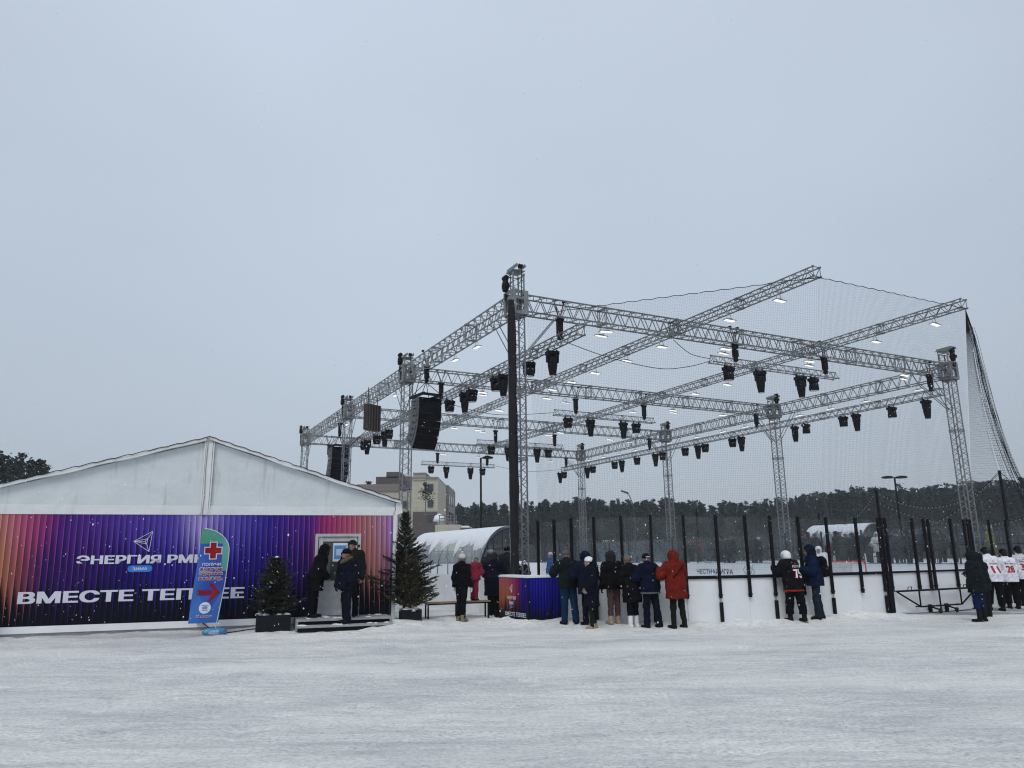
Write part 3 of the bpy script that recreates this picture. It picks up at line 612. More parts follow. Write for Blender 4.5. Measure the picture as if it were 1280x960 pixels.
t.put(mx.inputs[0], t.ramp(n, [(.3, .015), (.7, .05)])); t.L.new(tr_.outputs[0], mx.inputs[1]); t.L.new(b.outputs[0], mx.inputs[2]); t.L.new(mx.outputs[0], out.inputs[0]); M_glass = m
M_navy = mat('navy_frame', (.015, .018, .035), .5)
def dugout(label, a0, b0, L, w, sgn, h=2.55, lw=1.1, ribs=5, snow=True):
    """outer wall at local x=0, opening towards +x*sgn, runs along y"""
    d_ = thing('players_dugout', label, 'shelter', W(a0, b0), TH)
    def arc(u, r=1.0): a = u*math.pi/2; return (sgn*w*(1-math.cos(a)**1.0)*r if False else sgn*(w*(1-math.cos(a))), lw + (h-lw)*math.sin(a))
    mb = MB(); mb.box((0, L/2, lw/2), (.04, L, lw-.003)); mb.box((sgn*w/2, .0, lw/2), (w-.05, .04, lw-.003)); mb.box((sgn*w/2, L, lw/2), (w-.05, .04, lw-.003)); mb.build('lower_wall', M_white, d_)
    mb = MB(); mb.grid([[(arc(u/18)[0], y, arc(u/18)[1]) for u in range(19)] for y in np.linspace(0, L, 13)]); mb.build('curved_sheet', M_poly, d_, True)
    for i in range(ribs):
        y = L*i/(ribs-1); mb = MB(); mb.tube([(arc(u/14)[0], y, arc(u/14)[1]-.02) for u in range(15)], .022 if i in (0, ribs-1) else .014, 6); mb.bar((arc(1)[0], y, arc(1)[1]-.02), (arc(1)[0], y, .0), .02, 6); mb.build('rib', M_navy, d_)
    for y in (0., L):
        mb = MB(); zz = lw+(h-lw)*.55
        for x in (.42, .72): 
            u = math.acos(1-x); mb.bar((sgn*w*x, y, lw), (sgn*w*x, y, lw+(h-lw)*math.sin(u)-.03), .015, 5)
        mb.bar((sgn*w*.14, y, zz), (sgn*w, y, zz), .015, 5); mb.bar((0, y, lw), (sgn*w, y, lw), .018, 5); mb.build('end_frame', M_navy, d_)
        mb = MB(); mb.add([(0, y, lw)]+[(arc(u/12)[0], y, arc(u/12)[1]) for u in range(1, 13)]+[(sgn*w, y, lw)], [tuple(range(14))]); mb.build('end_pane', M_glass, d_)
    mb = MB(); mb.box((sgn*w*.45, L/2, .45), (.35, L-.3, .05)); mb.box((sgn*w*.45, L/2, .21), (.06, L-.5, .42)); mb.build('players_bench', M_black, d_)
    if snow:
        r_ = random.Random(5); mb = MB(); rows = []
        ny = 60; edge_ = [.47+.10*math.sin(y*.55+1)*.6+.22*(vnoise(np.array(y*.35), np.array(3.), 5)-.5)+.12*(vnoise(np.array(y*1.1), np.array(8.), 6)-.5) for y in range(ny+1)]
        for y in range(ny+1):
            row = []
            for u in range(15):
                uu = float(edge_[y]) + (1.06-float(edge_[y]))*u/14; x, z = arc(min(uu, 1.)); a = min(uu, 1)*math.pi/2
                th_ = .075*math.sin(math.pi*min(1, u/14*.9+.02))**.5*(1 if u > 0 else 0) + .005
                if uu > 1: x += sgn*(uu-1)*w*.3; z -= (uu-1)*.5
                row.append((x-sgn*math.cos(a)*th_, L*y/ny, z+math.sin(a)*th_))
            rows.append(row)
        mb.grid(rows); mb.build('snow_cover', M_snow, d_, True)
    return d_
dugout('curved clear plastic dugout with snow on its roof, between tent and counter', -.30, 2.0, 6.8, 1.08, 1, 2.5)
dugout('long curved clear dugout behind the far boards, left of the crowd', 21.3, 19., 9., 1.2, -1, 2.5, 1.1, 7, False)
_bh = on_a(1001, 668, 23.2)[0]; _bl = on_a(1074, 660, 23.2)[0]
dugout('snow-topped curved dugout behind the crowd at the far boards', 23.2, _bl, _bh-_bl, 1.3, 1, on_a(1045, 657, 24.2)[1], 1.75, 5, True)
# ------------------------------------------------------------------ rink boards
m, t, b = newmat('board_white'); co_ = t.coord('Object'); X, Y, Z = t.xyz(co_)
c_ = t.ramp(t.noise(co_, 1.5, 4), [(.3, (.66, .68, .70)), (.7, (.73, .745, .76))]); sm_ = t.noise(t.mapping(co_, (1, 1, 2.4)), 3.2, 6, .7)
c_ = t.mix(t.ramp(sm_, [(.60, 0.), (.74, .5)]), c_, (.46, .47, .49)); sc_ = t.noise(t.mapping(co_, (9., 9., 1.2), rot=(0, .5, 0)), 1.6, 4, .6); c_ = t.mix(t.ramp(sc_, [(.68, 0.), (.74, .5)]), c_, (.35, .36, .38))
t.put(b.inputs['Base Color'], c_); b.inputs['Roughness'].default_value = .38; b.inputs['Specular IOR Level'].default_value = .35; M_board = m
M_blue = mat('blue_strip', (.03, .05, .22), .5)
def seg_frame(p, q):
    d = Vector((q[0]-p[0], q[1]-p[1], 0)); return d.length, math.atan2(d.y, d.x), ((p[0]+q[0])/2, (p[1]+q[1])/2)
def boards(label, pts, zb=0., zt=1.13, zpost=2.52, low_every=2, pw=.058, rail_z=1.10, rail_h=.075, glass=True, far=False, pz=None, start=0):
    root = thing('rink_boards', label, 'rink boards', W(*pts[0]), 0); O_ = Vector(W(*pts[0]))
    P = [Vector(W(*p)) - O_ for p in pts]; k = len(P)
    for i in range(k-1):
        L, rz, c = seg_frame(P[i], P[i+1]); mb = MB()
        mb.box((c[0], c[1], (zb+zt)/2), (L-.004, .035, zt-zb), rz); mb.build('board_panel', M_board, root)
        n = Vector((math.sin(rz), -math.cos(rz), 0))
        if glass:
            mb = MB(); gt = (zpost if pz is None else min(pz[i], pz[i+1]))-.04; mb.box((c[0], c[1], (zt+gt)/2+.005), (L-.03, .012, gt-zt-.01), rz); mb.build('glass_pane', M_glass, root)
        if not far:
            mb = MB(); mb.box((c[0]+n.x*.035, c[1]+n.y*.035, rail_z), (L+.004, .034, rail_h), rz); mb.build('rail', M_black, root)
        else:
            mb = MB(); mb.box((c[0]+n.x*0, c[1]+n.y*0, zt+.018), (L, .055, .035), rz); mb.build('blue_cap', M_blue, root)
    for i in range(k):
        a = P[max(i-1, 0)]; b_ = P[min(i+1, k-1)]; rz = math.atan2(b_.y-a.y, b_.x-a.x); n = Vector((math.sin(rz), -math.cos(rz), 0)); c = P[i] + n*(.072 if not far else -.05)
        zp = zpost if pz is None else pz[i]; mb = MB()
        mb.box((c.x, c.y, (zp+(.62 if not far else zt))/2), (pw, .06, zp-(.62 if not far else zt)), rz)
        if not far:
            mb.box((c.x, c.y, .69), (pw+.03, .066, .03), rz)
        mb.build('post', M_black if not far else M_navy, root)
        if not far and low_every and (i+start) % low_every == 0:
            mb = MB(); mb.box((c.x, c.y, .275), (pw+.01, .06, .50), rz); mb.build('lower_post', M_black, root); mb = MB(); mb.box((c.x, c.y, .575), (.02, .02, .10), rz); mb.build('bolt', M_steel, root)
    return root
pz = NEARZ
boards('near white rink boards with tall black posts along the row of spectators', NEAR + [(8.16, -5.2)], pz=pz+[2.52], start=1)
boards('white rink boards right of the gate where players in white lean', [(11.9, -5.2)] + RIGHT + [SIDE[0]], start=0)
fb = boards('far white side boards with a blue cap and lettering across the ice', SIDE, zb=.04, zt=1.13, zpost=2.6, pw=.05, far=True)
boards('white end boards at the far left end of the ice', FAR, zb=.04, zt=1.13, zpost=2.6, pw=.05, far=True)
so_ = Vector(W(*SIDE[0])); M_ink = mat('navy_print', (.02, .03, .12), .5, 0, .05)
def side_text(body, px, py, w, h, bold=.02):
    b0, z = on_a(px, py, 19.575); p = Vector(W(19.575, b0, z)) - so_
    mk('lettering', textmesh(body, w, h, bold, M_ink), fb, p, (0, 0, TH-math.pi/2))
side_text('ЧЕСТНАЯ ИГРА', 893, 714.5, 2.9, .27); side_text('ПОБЕДА', 818, 711.5, 2.6, .3); side_text('ЧЕСТНАЯ ИГРА', 762, 709.5, 3.6, .3); side_text('ТЕННИС', 1010, 715.5, 1.1, .16); side_text('Вместе', 678, 712.5, 4.2, .45)
b0, z0 = on_a(937, 714, 19.575); mb = MB(); pp = Vector(W(19.575, b0, z0)) - so_
for i in range(5): mb.tube([pp+Vector((-E2[0]*(.16*i-.36+.1*math.sin(j*1.7+i)), -E2[1]*(.16*i-.36+.1*math.sin(j*1.7+i)), -.28+.6*j/5)) for j in range(6)], .018, 4)
mb.build('leaf_emblem', mat('grey_print', (.25, .28, .32)), fb)
mb = MB()                                                         # wire along the far posts, snow lying on the cap
mb.tube([Vector(W(19.55, b, 1.95+.03*math.sin(b*2.1))) - so_ for b in np.linspace(-1.5, 33, 80)], .012, 4); mb.build('mid_wire', M_navy, fb)
mb = MB()
for i in range(46):
    b = random.uniform(-1.5, 33); L = random.uniform(.3, 1.3); p = Vector(W(19.6, b, 1.165)) - so_; mb.box(p, (.07, L, random.uniform(.02, .06)), TH)
mb.build('snow_ridge', M_snow, fb)

# gate: two leaves on castors
def gate():
    g0 = Vector(W(*GATE[0])); root = thing('rink_gate', 'double white rink gate in a black tube frame on castors', 'gate', g0, TH); L = GATE[-1][0]-GATE[0][0]
    mid = L/2
    for x0, x1 in ((.03, mid-.012), (mid+.012, L-.03)):
        mb = MB(); mb.box(((x0+x1)/2, 0, (.07+1.13)/2), (x1-x0, .035, 1.06)); mb.build('board_panel', M_board, root)
        mb = MB(); mb.box(((x0+x1)/2, 0, 1.82), (x1-x0-.02, .012, 1.34)); mb.build('glass_pane', M_glass, root)
        mb = MB(); mb.box(((x0+x1)/2, -.035, 1.105), (x1-x0, .034, .05)); mb.build('rail', M_black, root)
    for x in (.09, 1.2, mid-.10, mid+.09, mid+1.08, L-.10):
        mb = MB(); mb.box((x, -.072, (2.52+.64)/2), (.065, .06, 1.88)); mb.box((x, -.072, .72), (.095, .066, .03)); mb.build('post', M_black, root)
    for x in (.0, L):
        mb = MB(); mb.box((x, -.03, .565), (.17, .13, 1.13)); mb.build('hinge_post', M_black, root)
    mb = MB(); y = -.17; r = .022
    mb.bar((.1, y, .62), (L-.1, y, .62), r+.004, 6); mb.bar((1.0, y, .20), (L-.85, y, .20), r, 6); mb.bar((.12, y, .60), (1.0, y, .20), r, 6); mb.bar((L-.12, y, .60), (L-.85, y, .20), r, 6)
    for x in (1.0, mid+.03, L-.85): mb.bar((x, y, .62), (x, y, .20), r, 6)
    mb.bar((mid+.03, y, .2), (mid+.03, y, .09), r, 6)
    for x in (.2, L-.2, mid): mb.bar((x, y, .62), (x, -.02, .62), .016, 5)
    mb.bar((1.0, y, .2), (1.0, -.02, .2), .016, 5); mb.bar((L-.85, y, .2), (L-.85, -.02, .2), .016, 5)
    mb.build('tube_frame', M_black, root)
    for x in (.62, L-.62):
        mb = MB(); mb.tube([(x-.07, y, .63), (x-.07, y-.02, .72), (x+.07, y-.02, .72), (x+.07, y, .63)], .011, 5); mb.build('pull_handle', M_black, root)
    for x in (mid-.28, mid+.42):
        c_ = bpy.data.objects.new('castor', None); COL.objects.link(c_); c_.parent = root
        mb = MB(); mb.box((x-.06, -.11, .13), (.11, .05, .22)); mb.bar((x-.02, -.14, .17), (x+.14, -.24, .10), .022, 5); mb.box((x+.15, -.24, .085), (.03, .075, .09)); mb.build('fork', M_black, c_)
        mb = MB(); R_ = Matrix.Rotation(math.pi/2, 3, 'X'); mb.lathe([(.02, -.022), (.062, -.022), (.068, 0), (.062, .022), (.02, .022)], 16, (x+.17, -.24, .069), 0, R_); mb.build('wheel', M_rubber, c_)
        mb = MB(); mb.lathe([(.005, -.026), (.032, -.026), (.032, .026), (.005, .026)], 12, (x+.17, -.24, .069), 0, R_); mb.build('hub', M_steel, c_)
gate()
# goal
def goal():
    p = W(16.4, 2.9, .04); root = thing('hockey_goal', 'hockey goal with red frame and white net near the far boards', 'goal', p, D2R(4))
    mb = MB(); w = .92; h = 1.22
    mb.tube([(-w, 0, 0), (-w, 0, h), (w, 0, h), (w, 0, 0)], .035, 8); mb.tube([(-w, 0, .03), (-.7, .9, .03), (.7, .9, .03), (w, 0, .03)], .03, 6); mb.tube([(-w, 0, h), (-.6, .5, h), (.6, .5, h), (w, 0, h)], .02, 6); mb.build('frame', M_red, root)
    mb = MB()
    def P(u, v):
        x = -.7+1.4*u; return (x*(1-.1*v), .9-.42*v, .03+1.18*v)
    for i in range(19): mb.tube([P(i/18, v/6) for v in range(7)], .006, 3)
    for j in range(14): mb.tube([P(u/10, j/13) for u in range(11)], .006, 3)
    for s in (-1, 1):
        for i in range(9): 
            f = i/8; mb.bar((s*(w-.2*f), .9*f, .03), (s*(w-.3*f), .5*f, h), .006, 3)
        for i in range(8): mb.bar((s*w, 0, h*i/8), (s*(.7-.0*i), .9-.055*i, h*i/8), .006, 3)
    mb.build('net', mat('net_white', (.7, .7, .7), .8), root)
    mb = MB(); mb.prism([(-.72, .89, .03), (.72, .89, .03), (.64, .49, 1.18), (-.64, .49, 1.18)], (0, .004, 0)); mb.build('white_sheet', mat('net_sheet', (.55, .56, .57), .8), root)
goal()

# ------------------------------------------------------------------ trusses
_tm = {}
def truss_mesh(L, h, w, rc, rb, pitch, tri=False, ends=True):
    key = (round(L, 2), h, w, rc, rb, tri)
    if key in _tm: return _tm[key]
    mb = MB(); hy, hz = w/2, h/2
    ch = [(-hy, -hz), (hy, -hz), (hy, hz), (-hy, hz)] if not tri else [(-hy, -hz), (hy, -hz), (0, hz)]
    for y, z in ch: mb.bar((0, y, z), (L, y, z), rc, 6)
    n = max(1, round(L/pitch)); e = .03; step = (L-2*e)/n
    k = len(ch)
    for f in range(k):
        (y0, z0), (y1, z1) = ch[f], ch[(f+1) % k]
        for i in range(n):
            x = e+i*step
            mb.bar((x, y0, z0), (x+step/2, y1, z1), rb, 4, cap=False); mb.bar((x+step/2, y1, z1), (x+step, y0, z0), rb, 4, cap=False)
        for x in (e, L-e): mb.bar((x, y0, z0), (x, y1, z1), rb*1.15, 5)
    for x in (e, L-e):
        for y, z in ch: mb.bar((x-.028, y, z), (x+.028, y, z), rc*1.5, 6)
    me = mb.mesh('truss_section', M_alu); _tm[key] = me; return me
def beam(name, label, group, a0, b0, a1, b1, z, spec, module=3.0, cat='truss'):
    p = Vector(W(a0, b0, z)); q = Vector(W(a1, b1, z)); d = q-p; L = d.length
    root = thing(name, label, cat, p, math.atan2(d.y, d.x), group); n = max(1, round(L/module)); s = L/n
    for i in range(n): mk('section', truss_mesh(s, **spec), root, (i*s, 0, 0))
    return root
BIG = dict(h=.52, w=.40, rc=.026, rb=.014, pitch=.50); MED = dict(h=.27, w=.27, rc=.022, rb=.011, pitch=.42)
TRI = dict(h=.24, w=.26, rc=.019, rb=.009, pitch=.40, tri=True); MAST = dict(h=.36, w=.36, rc=.026, rb=.012, pitch=.46)
BR = [0., 9.7, 18.8, 28.9]; AR = 20.5; HB = 9.0
rown = ['nearest the camera', 'second from the camera', 'third from the camera', 'farthest from the camera']
G1 = 'main beams of the stage truss roof'
for i, b in enumerate(BR): beam('cross_beam', 'silver lattice cross beam between two towers, the one ' + rown[i], G1, .22, b, AR-.22, b, HB, BIG)
for a, sd in ((0., 'left'), (AR, 'right')):
    for i in range(3): beam('edge_beam', 'silver lattice beam along the %s edge of the truss roof, %s span' % (sd, ('nearest', 'middle', 'farthest')[i]), G1, a, BR[i]+.22, a, BR[i+1]-.22, HB, BIG)
G2 = 'long lattice trusses running over the ice'
beam('long_truss', 'long lattice truss whose open tip juts up highest against the sky', G2, 6.0, -5.9, 6.0, 29., 8.95, MED)
beam('long_truss', 'long lattice truss whose open tip holds the right corner of the net', G2, 12.24, -5.95, 12.24, 29., 8.95, MED)
G3 = 'hung lighting trusses'
LZ = 8.05
beam('lighting_truss', 'long lighting truss hung under the left side of the roof', G3, 1.5, -1.2, 1.5, 27.5, LZ, MED)
beam('lighting_truss', 'long lighting truss hung under the right side of the roof', G3, 19.3, -.4, 19.3, 29.6, LZ-.1, MED)
SB = [(7.46, 13.6, 8.12), (6.95, 12.5, 7.92), (7.3, 12.85, 7.86), (7.8, 13.25, 7.86)]
for i, (a0, a1, z) in enumerate(SB): beam('lighting_truss', 'short lighting truss with four lamps under the cross beam ' + rown[i], G3, a0, BR[i], a1, BR[i], z, TRI, 2.0)

def knee(mb, a, b, da, db):          # brace from the mast to a beam
    for o in (-.1, .1):
        px, py = (0, o) if da else (o, 0)
        mb.bar((da*.17+px*(0 if da else 1), db*.17+py, 7.35), (da*1.35+(0 if da else px), db*1.35+py, 8.72), .018, 6)
def tower(a, b, label, top, braces, motor=(-.3, .1)):
    root = thing('truss_tower', label, 'truss tower', W(a, b), TH, 'truss towers carrying the roof')
    mb = MB(); mb.box((0, 0, .02), (.9, .9, .04)); mb.box((0, 0, .055), (.5, .5, .03))
    for s, u in ((1, 0), (-1, 0), (0, 1), (0, -1)): mb.bar((s*.4, u*.4, .06), (s*.17, u*.17, .75), .022, 6)
    mb.build('base', M_alu2, root)
    n = 4; s = (8.6-.08)/n
    for i in range(n): mk('mast_section', truss_mesh(s, **MAST), root, (0, 0, .08+i*s), (0, -math.pi/2, 0))
    mk('mast_section', truss_mesh(round(top-8.6-.08, 2), **MAST), root, (0, 0, 8.6), (0, -math.pi/2, 0))
    # sleeve block around the mast
    mb = MB(); w = .27; z0, z1 = 8.62, 9.36
    for sx in (-1, 1):
        for sy in (-1, 1):
            mb.box((sx*w, sy*(w-.06), (z0+z1)/2), (.016, .13, z1-z0)); mb.box((sx*(w-.075), sy*w, (z0+z1)/2), (.13, .016, z1-z0))
    for z in (z0+.05, (z0+z1)/2+.14, z1-.05):
        for sx in (-1, 1): mb.box((sx*(w-.012), 0, z), (.018, 2*w-.26, .10)); mb.box((0, sx*(w-.012), z), (2*w-.28, .018, .10))
    mb.build('sleeve_block', M_alu2, root)
    # head plates with the pulley
    mb = MB(); mb.box((0, 0, top), (.42, .46, .02)); mb.prism([(-.14, -.42, top+.05), (-.14, .36, top+.05), (-.14, .28, top+.16), (-.14, -.36, top+.16)], (.014, 0, 0)); mb.prism([(.126, -.42, top+.05), (.126, .36, top+.05), (.126, .28, top+.16), (.126, -.36, top+.16)], (.014, 0, 0))
    mb.build('head_plate', M_alu2, root)
    mb = MB(); R_ = Matrix.Rotation(math.pi/2, 3, 'Y')
    for x in (-.31, .27): mb = MB(); mb.lathe([(.02, -.05), (.075, -.05), (.06, 0), (.075, .05), (.02, .05)], 14, (0, x, top+.09), 0, R_); mb.build('pulley', M_black, root)
    mo = MB(); mx_, my_ = motor; mo.lathe([(.04, 0), (.085, .02), (.10, .08), (.10, .26), (.08, .34), (.04, .36)], 14, (mx_, my_, 9.36)); mo.lathe([(.05, -.10), (.085, -.08), (.085, .08), (.05, .10)], 12, (mx_, my_, 9.80), 0, Matrix.Rotation(math.pi/2, 3, 'X')); mo.box((mx_, my_-.02, 9.55), (.15, .24, .12)); mo.bar((mx_, my_, 9.3), (mx_, my_, 9.1), .03, 6); mo.build('chain_motor', M_blackp, root)
    mb = MB(); mb.bar((0, -.385, top+.06), (.0, -.36, 9.1), .014, 5); mb.bar((0, .34, top+.06), (0, .33, 9.3), .014, 5); mb.build('chain', M_rope, root)
    mb = MB()
    for (da, db) in braces: knee(mb, a, b, da, db)
    mb.build('knee_brace', M_alu, root)
    # power cables tied to the mast
    return root
tower(0, 0, 'truss tower closest to the camera, behind the counter with the black net bundle', 10.0, [(1, 0), (0, 1)])
for i in (1, 2, 3): tower(0, BR[i], ('left truss tower beside the big line array speaker', 'left truss tower rising behind the tent roof', 'left truss tower farthest back at the end of the left beam')[i-1], 9.65, [(0, -1)] if i == 3 else [(0, 1), (0, -1)], (-.28, .12))
for i in range(4): tower(AR, BR[i], ('right truss tower beside the gathered net edge', 'right truss tower behind the player with number 75', 'right truss tower third from the camera, above the red parka', 'right truss tower farthest back, the slimmest in view')[i], 9.85 if i == 0 else 9.65, [(-1, 0), (0, 1)] if i == 0 else [(-1, 0), (0, 1), (0, -1)], (-.05, -.32))

# ------------------------------------------------------------------ chain hoists
def hoist_proto():
    root = thing('chain_hoist', 'hoist', 'hoist', (0, 0, 0))
    mb = MB(); mb.box((0, 0, -.20), (.15, .17, .46)); mb.lathe([(.05, 0), (.085, .02), (.085, .16), (.05, .18)], 12, (.0, .0, -.60)); mb.box((0, .0, .06), (.26, .13, .08)); mb.build('motor_body', M_blackp, root)
    mb = MB(); mb.tube([(-.17, 0, .62), (-.03, 0, .14), (.03, 0, .14), (.17, 0, .62)], .017, 5); mb.box((-.17, 0, .64), (.07, .12, .06)); mb.box((.17, 0, .64), (.07, .12, .06)); mb.build('sling', M_rope, root)
    mb = MB(); mb.bar((0, 0, -.36), (0, 0, -.60), .012, 5); mb.tube([(-.10, 0, -.78), (0, 0, -.58), (.10, 0, -.78)], .012, 5); mb.build('load_chain', M_rope, root)
    mb = MB(); mb.box((.075, .0, .34), (.03, .03, .09)); mb.build('red_tag', M_red, root)
    return root
HP = hoist_proto(); HUSED = [0]
def hoist(a, b, z, label):
    o = HP if not HUSED[0] else copy_tree(HP); HUSED[0] = 1; o.location = W(a, b, z); o.rotation_euler = (0, 0, TH+(.0 if HUSED[0] else 0)); o['label'] = label; o['group'] = 'chain hoists under the beams'
for i, b in enumerate(BR):
    hoist(1.5, b, 8.66, 'black hoist on the left lighting truss under the cross beam ' + rown[i])
    hoist(19.2, b, 8.64, 'black hoist on the right lighting truss under the cross beam ' + rown[i])
    a0, a1, z = SB[i]
    hoist(a0+1.15, b, z+.62, 'black hoist at the left of the short lamp truss ' + rown[i])
    hoist(a1-.55, b, z+.62, 'black hoist at the right of the short lamp truss ' + rown[i])

# ------------------------------------------------------------------ moving head lamps
m, t, b = newmat('lens_glass'); b.inputs['Base Color'].default_value = (.25, .27, .3, 1); b.inputs['Roughness'].default_value = .05; M_lens = m
def head_base(root):
    mb = MB(); mb.box((0, 0, -.13), (.38, .26, .11)); mb.box((-.15, 0, -.06), (.05, .08, .07)); mb.box((.15, 0, -.06), (.05, .08, .07)); mb.tube([(-.15, 0, -.02), (-.15, .035, .02), (-.15, 0, .05), (-.15, -.035, .02)], .014, 5); mb.tube([(.15, 0, -.02), (.15, .035, .02), (.15, 0, .05), (.15, -.035, .02)], .014, 5); mb.build('base', M_blackp, root)
    mb = MB(); mb.box((0, 0, -.205), (.34, .16, .045))
    for s in (-1, 1): mb.prism([(s*.195, -.075, -.19), (s*.195, .075, -.19), (s*.195, .055, -.43), (s*.195, -.055, -.43)], (-s*.045, 0, 0))
    mb.build('yoke', M_blackp, root)
def spot_proto():
    r = thing('moving_head_spot', 'spot', 'stage light'); head_base(r)
    mb = MB(); mb.lathe([(.06, -.235), (.135, -.25), (.15, -.30), (.15, -.52), (.142, -.58), (.125, -.70), (.105, -.82), (.10, -.84), (.09, -.83)], 16); hd = mb.build('head', M_blackp, r, True)
    for z in (-.34, -.45): mb = MB(); mb.lathe([(.150, z-.012), (.157, z), (.150, z+.012)], 16, cap=False); mb.build('band', M_black, hd)
    mb = MB(); mb.lathe([(.003, -.832), (.085, -.835)], 14, cap=False); mb.add([(.085*math.cos(a), .085*math.sin(a), -.834) for a in np.linspace(0, 6.283, 15)[:-1]], [tuple(range(13, -1, -1))]); mb.build('lens', M_lens, hd); return r
def wash_proto():
    r = thing('moving_head_wash', 'wash', 'stage light'); head_base(r)
    mb = MB(); mb.lathe([(.05, -.225), (.12, -.24), (.155, -.29), (.175, -.38), (.178, -.47), (.165, -.525), (.13, -.535)], 18); hd = mb.build('head', M_blackp, r, True)
    mb = MB(); mb.add([(.15*math.cos(a), .15*math.sin(a), -.536) for a in np.linspace(0, 6.283, 19)[:-1]], [tuple(range(17, -1, -1))]); mb.build('lens', M_lens, hd)
    mb = MB(); mb.tube([(.11*math.cos(a), -.12-.05*abs(math.cos(a)), -.36+.075*math.sin(a)) for a in np.linspace(.3, 2.8, 10)], .010, 4); mb.build('carry_handle', mat('grey_handle', (.30, .31, .33), .4), hd); return r
PR = {'s': spot_proto(), 'w': wash_proto()}; PUSED = {'s': 0, 'w': 0}
ORD = ['first', 'second', 'third', 'fourth', 'fifth', 'sixth', 'seventh', 'eighth', 'ninth', 'tenth', 'eleventh', 'twelfth', 'thirteenth', 'fourteenth', 'fifteenth', 'sixteenth', 'seventeenth', 'eighteenth', 'nineteenth', 'twentieth', 'twenty-first', 'twenty-second', 'twenty-third', 'twenty-fourth', 'twenty-fifth', 'twenty-sixth', 'twenty-seventh']
def lamp(k, a, b, z, label):
    o = PR[k] if not PUSED[k] else copy_tree(PR[k]); PUSED[k] = 1
    o.location = W(a, b, z); o.rotation_euler = (0, 0, TH+random.uniform(-.25, .25)); o['label'] = label; o['group'] = 'moving head stage lights hung from the trusses'
KN = {'s': 'long tapered', 'w': 'short round'}
S_PX = [[(911, 'w'), (950, 's'), (1000, 's'), (1016, 'w')], [(710, 'w'), (738, 's'), (779, 's'), (795, 'w')], [(614, 'w'), (635, 's'), (671, 's'), (685, 'w')], [(539, 'w'), (558, 's'), (588, 's'), (603, 'w')]]
for i in range(4):
    a0, a1, z = SB[i]
    for j, (px, k) in enumerate(S_PX[i]):
        a = on_b(px, 470 if i == 0 else 530+20*(i-1), BR[i])[0]
        lamp(k, a, BR[i], z-.15, 'black %s lamp, %s from left on the short truss %s' % (KN[k], ORD[j], rown[i]))
L1P = [(690, 430, 's'), (661, 447, 'w'), (629, 467, 's'), (620, 471, 'w'), (590, 487, 'w'), (581, 491, 's'), (562, 502, 'w'), (486, 541, 'w'), (481, 544, 's'), (471, 548, 'w'), (459, 556, 's'), (455, 557, 'w')]
for j, (x, y, k) in enumerate(L1P):
    b = on_a(x, y, 1.5)[0]; lamp(k, 1.5, b, LZ-.16, 'black %s stage lamp, %s from the camera on the left lighting truss' % (KN[k], ORD[j]))
L2P = [(1155, 486, 's'), (1113, 500, 'w'), (1069, 512, 's'), (1053, 516, 'w'), (1007, 529, 'w'), (993, 532, 's'), (926, 543, 's'), (915, 545, 'w'), (881, 554, 'w'), (872, 556, 's'), (856, 558, 'w'), (828, 565, 'w'), (819, 567, 's'), (796, 570, 'w'), (777, 574, 's'), (768, 575, 'w'), (741, 582, 'w'), (734, 584, 's'), (705, 588, 'w'), (700, 589, 's')]
for j, (x, y, k) in enumerate(L2P):
    b = on_a(x, y, 19.3)[0]; lamp(k, 19.3, b, LZ-.26, 'black %s stage lamp, %s from the camera on the right lighting truss' % (KN[k], ORD[j]))

# ------------------------------------------------------------------ slim LED floodlights
def flood_proto():
    r = thing('led_floodlight', 'flood', 'floodlight')
    mb = MB(); mb.box((0, 0, -.235), (.47, .15, .022)); mb.box((0, 0, -.215), (.16, .12, .04)); mb.build('housing', mat('lamp_grey', (.20, .21, .22), .5), r)
    mb = MB(); mb.box((0, 0, -.2505), (.43, .115, .008)); mb.build('light_panel', M_led, r)
    mb = MB(); mb.tube([(-.09, 0, -.22), (-.09, 0, -.09), (-.05, 0, -.04), (.05, 0, -.04), (.09, 0, -.09), (.09, 0, -.22)], .010, 5); mb.bar((0, 0, -.04), (0, 0, .06), .012, 5); mb.build('bracket', M_steel, r); return r
FP = flood_proto(); FU = [0]
def flood(a, b, z, rz, label, tilt=0.):
    o = FP if not FU[0] else copy_tree(FP); FU[0] = 1
    o.location = W(a, b, z); o.rotation_euler = (tilt, random.uniform(-.05, .05), TH+rz); o['label'] = label; o['group'] = 'slim white floodlights under the trusses'
for nm, a, pts in (('highest jutting truss', 6.0, [(972, 362), (910, 389), (826, 424), (782, 442), (743, 460), (714, 472), (690, 481), (624, 510), (568, 534)]), ('truss with the net corner', 12.24, [(1167, 398), (1093, 420), (908, 477), (868, 489), (790, 512), (740, 526), (700, 537)])):
    for j, (x, y) in enumerate(pts): flood(a, on_a(x, y, a)[0], 8.80, 0.12, 'slim lit floodlight, %s from the open tip under the %s' % (ORD[j], nm), -.10)
RB = [(1149, 479), (1084, 494), (1039, 505), (1000, 514), (967, 521), (933, 529), (905, 535), (872, 542), (838, 549), (795, 558), (776, 562), (755, 567), (737, 571)]
for j, (x, y) in enumerate(RB): flood(AR-.1, on_a(x, y, AR)[0], 8.70, math.pi/2, 'bright floodlight, %s from the camera under the right edge beam' % ORD[j])
for i, pr in enumerate([[753, 757, 902, 911, 1006, 1018, 1124, 1136], [600, 606, 681, 710, 838, 846, 900], [596, 606, 684, 694, 760, 790], [553, 600, 640, 690]]):
    for j, x in enumerate(pr):
        a = on_b(x, (415, 497, 540, 565)[i]+(x-600)*.1, BR[i])[0]; flood(a, BR[i]+(.22 if j % 2 else -.2), 8.70, .1 if j % 2 else -.05, 'slim floodlight, %s from left under the cross beam %s' % (ORD[j], rown[i]), .05 if j % 2 else -.12)
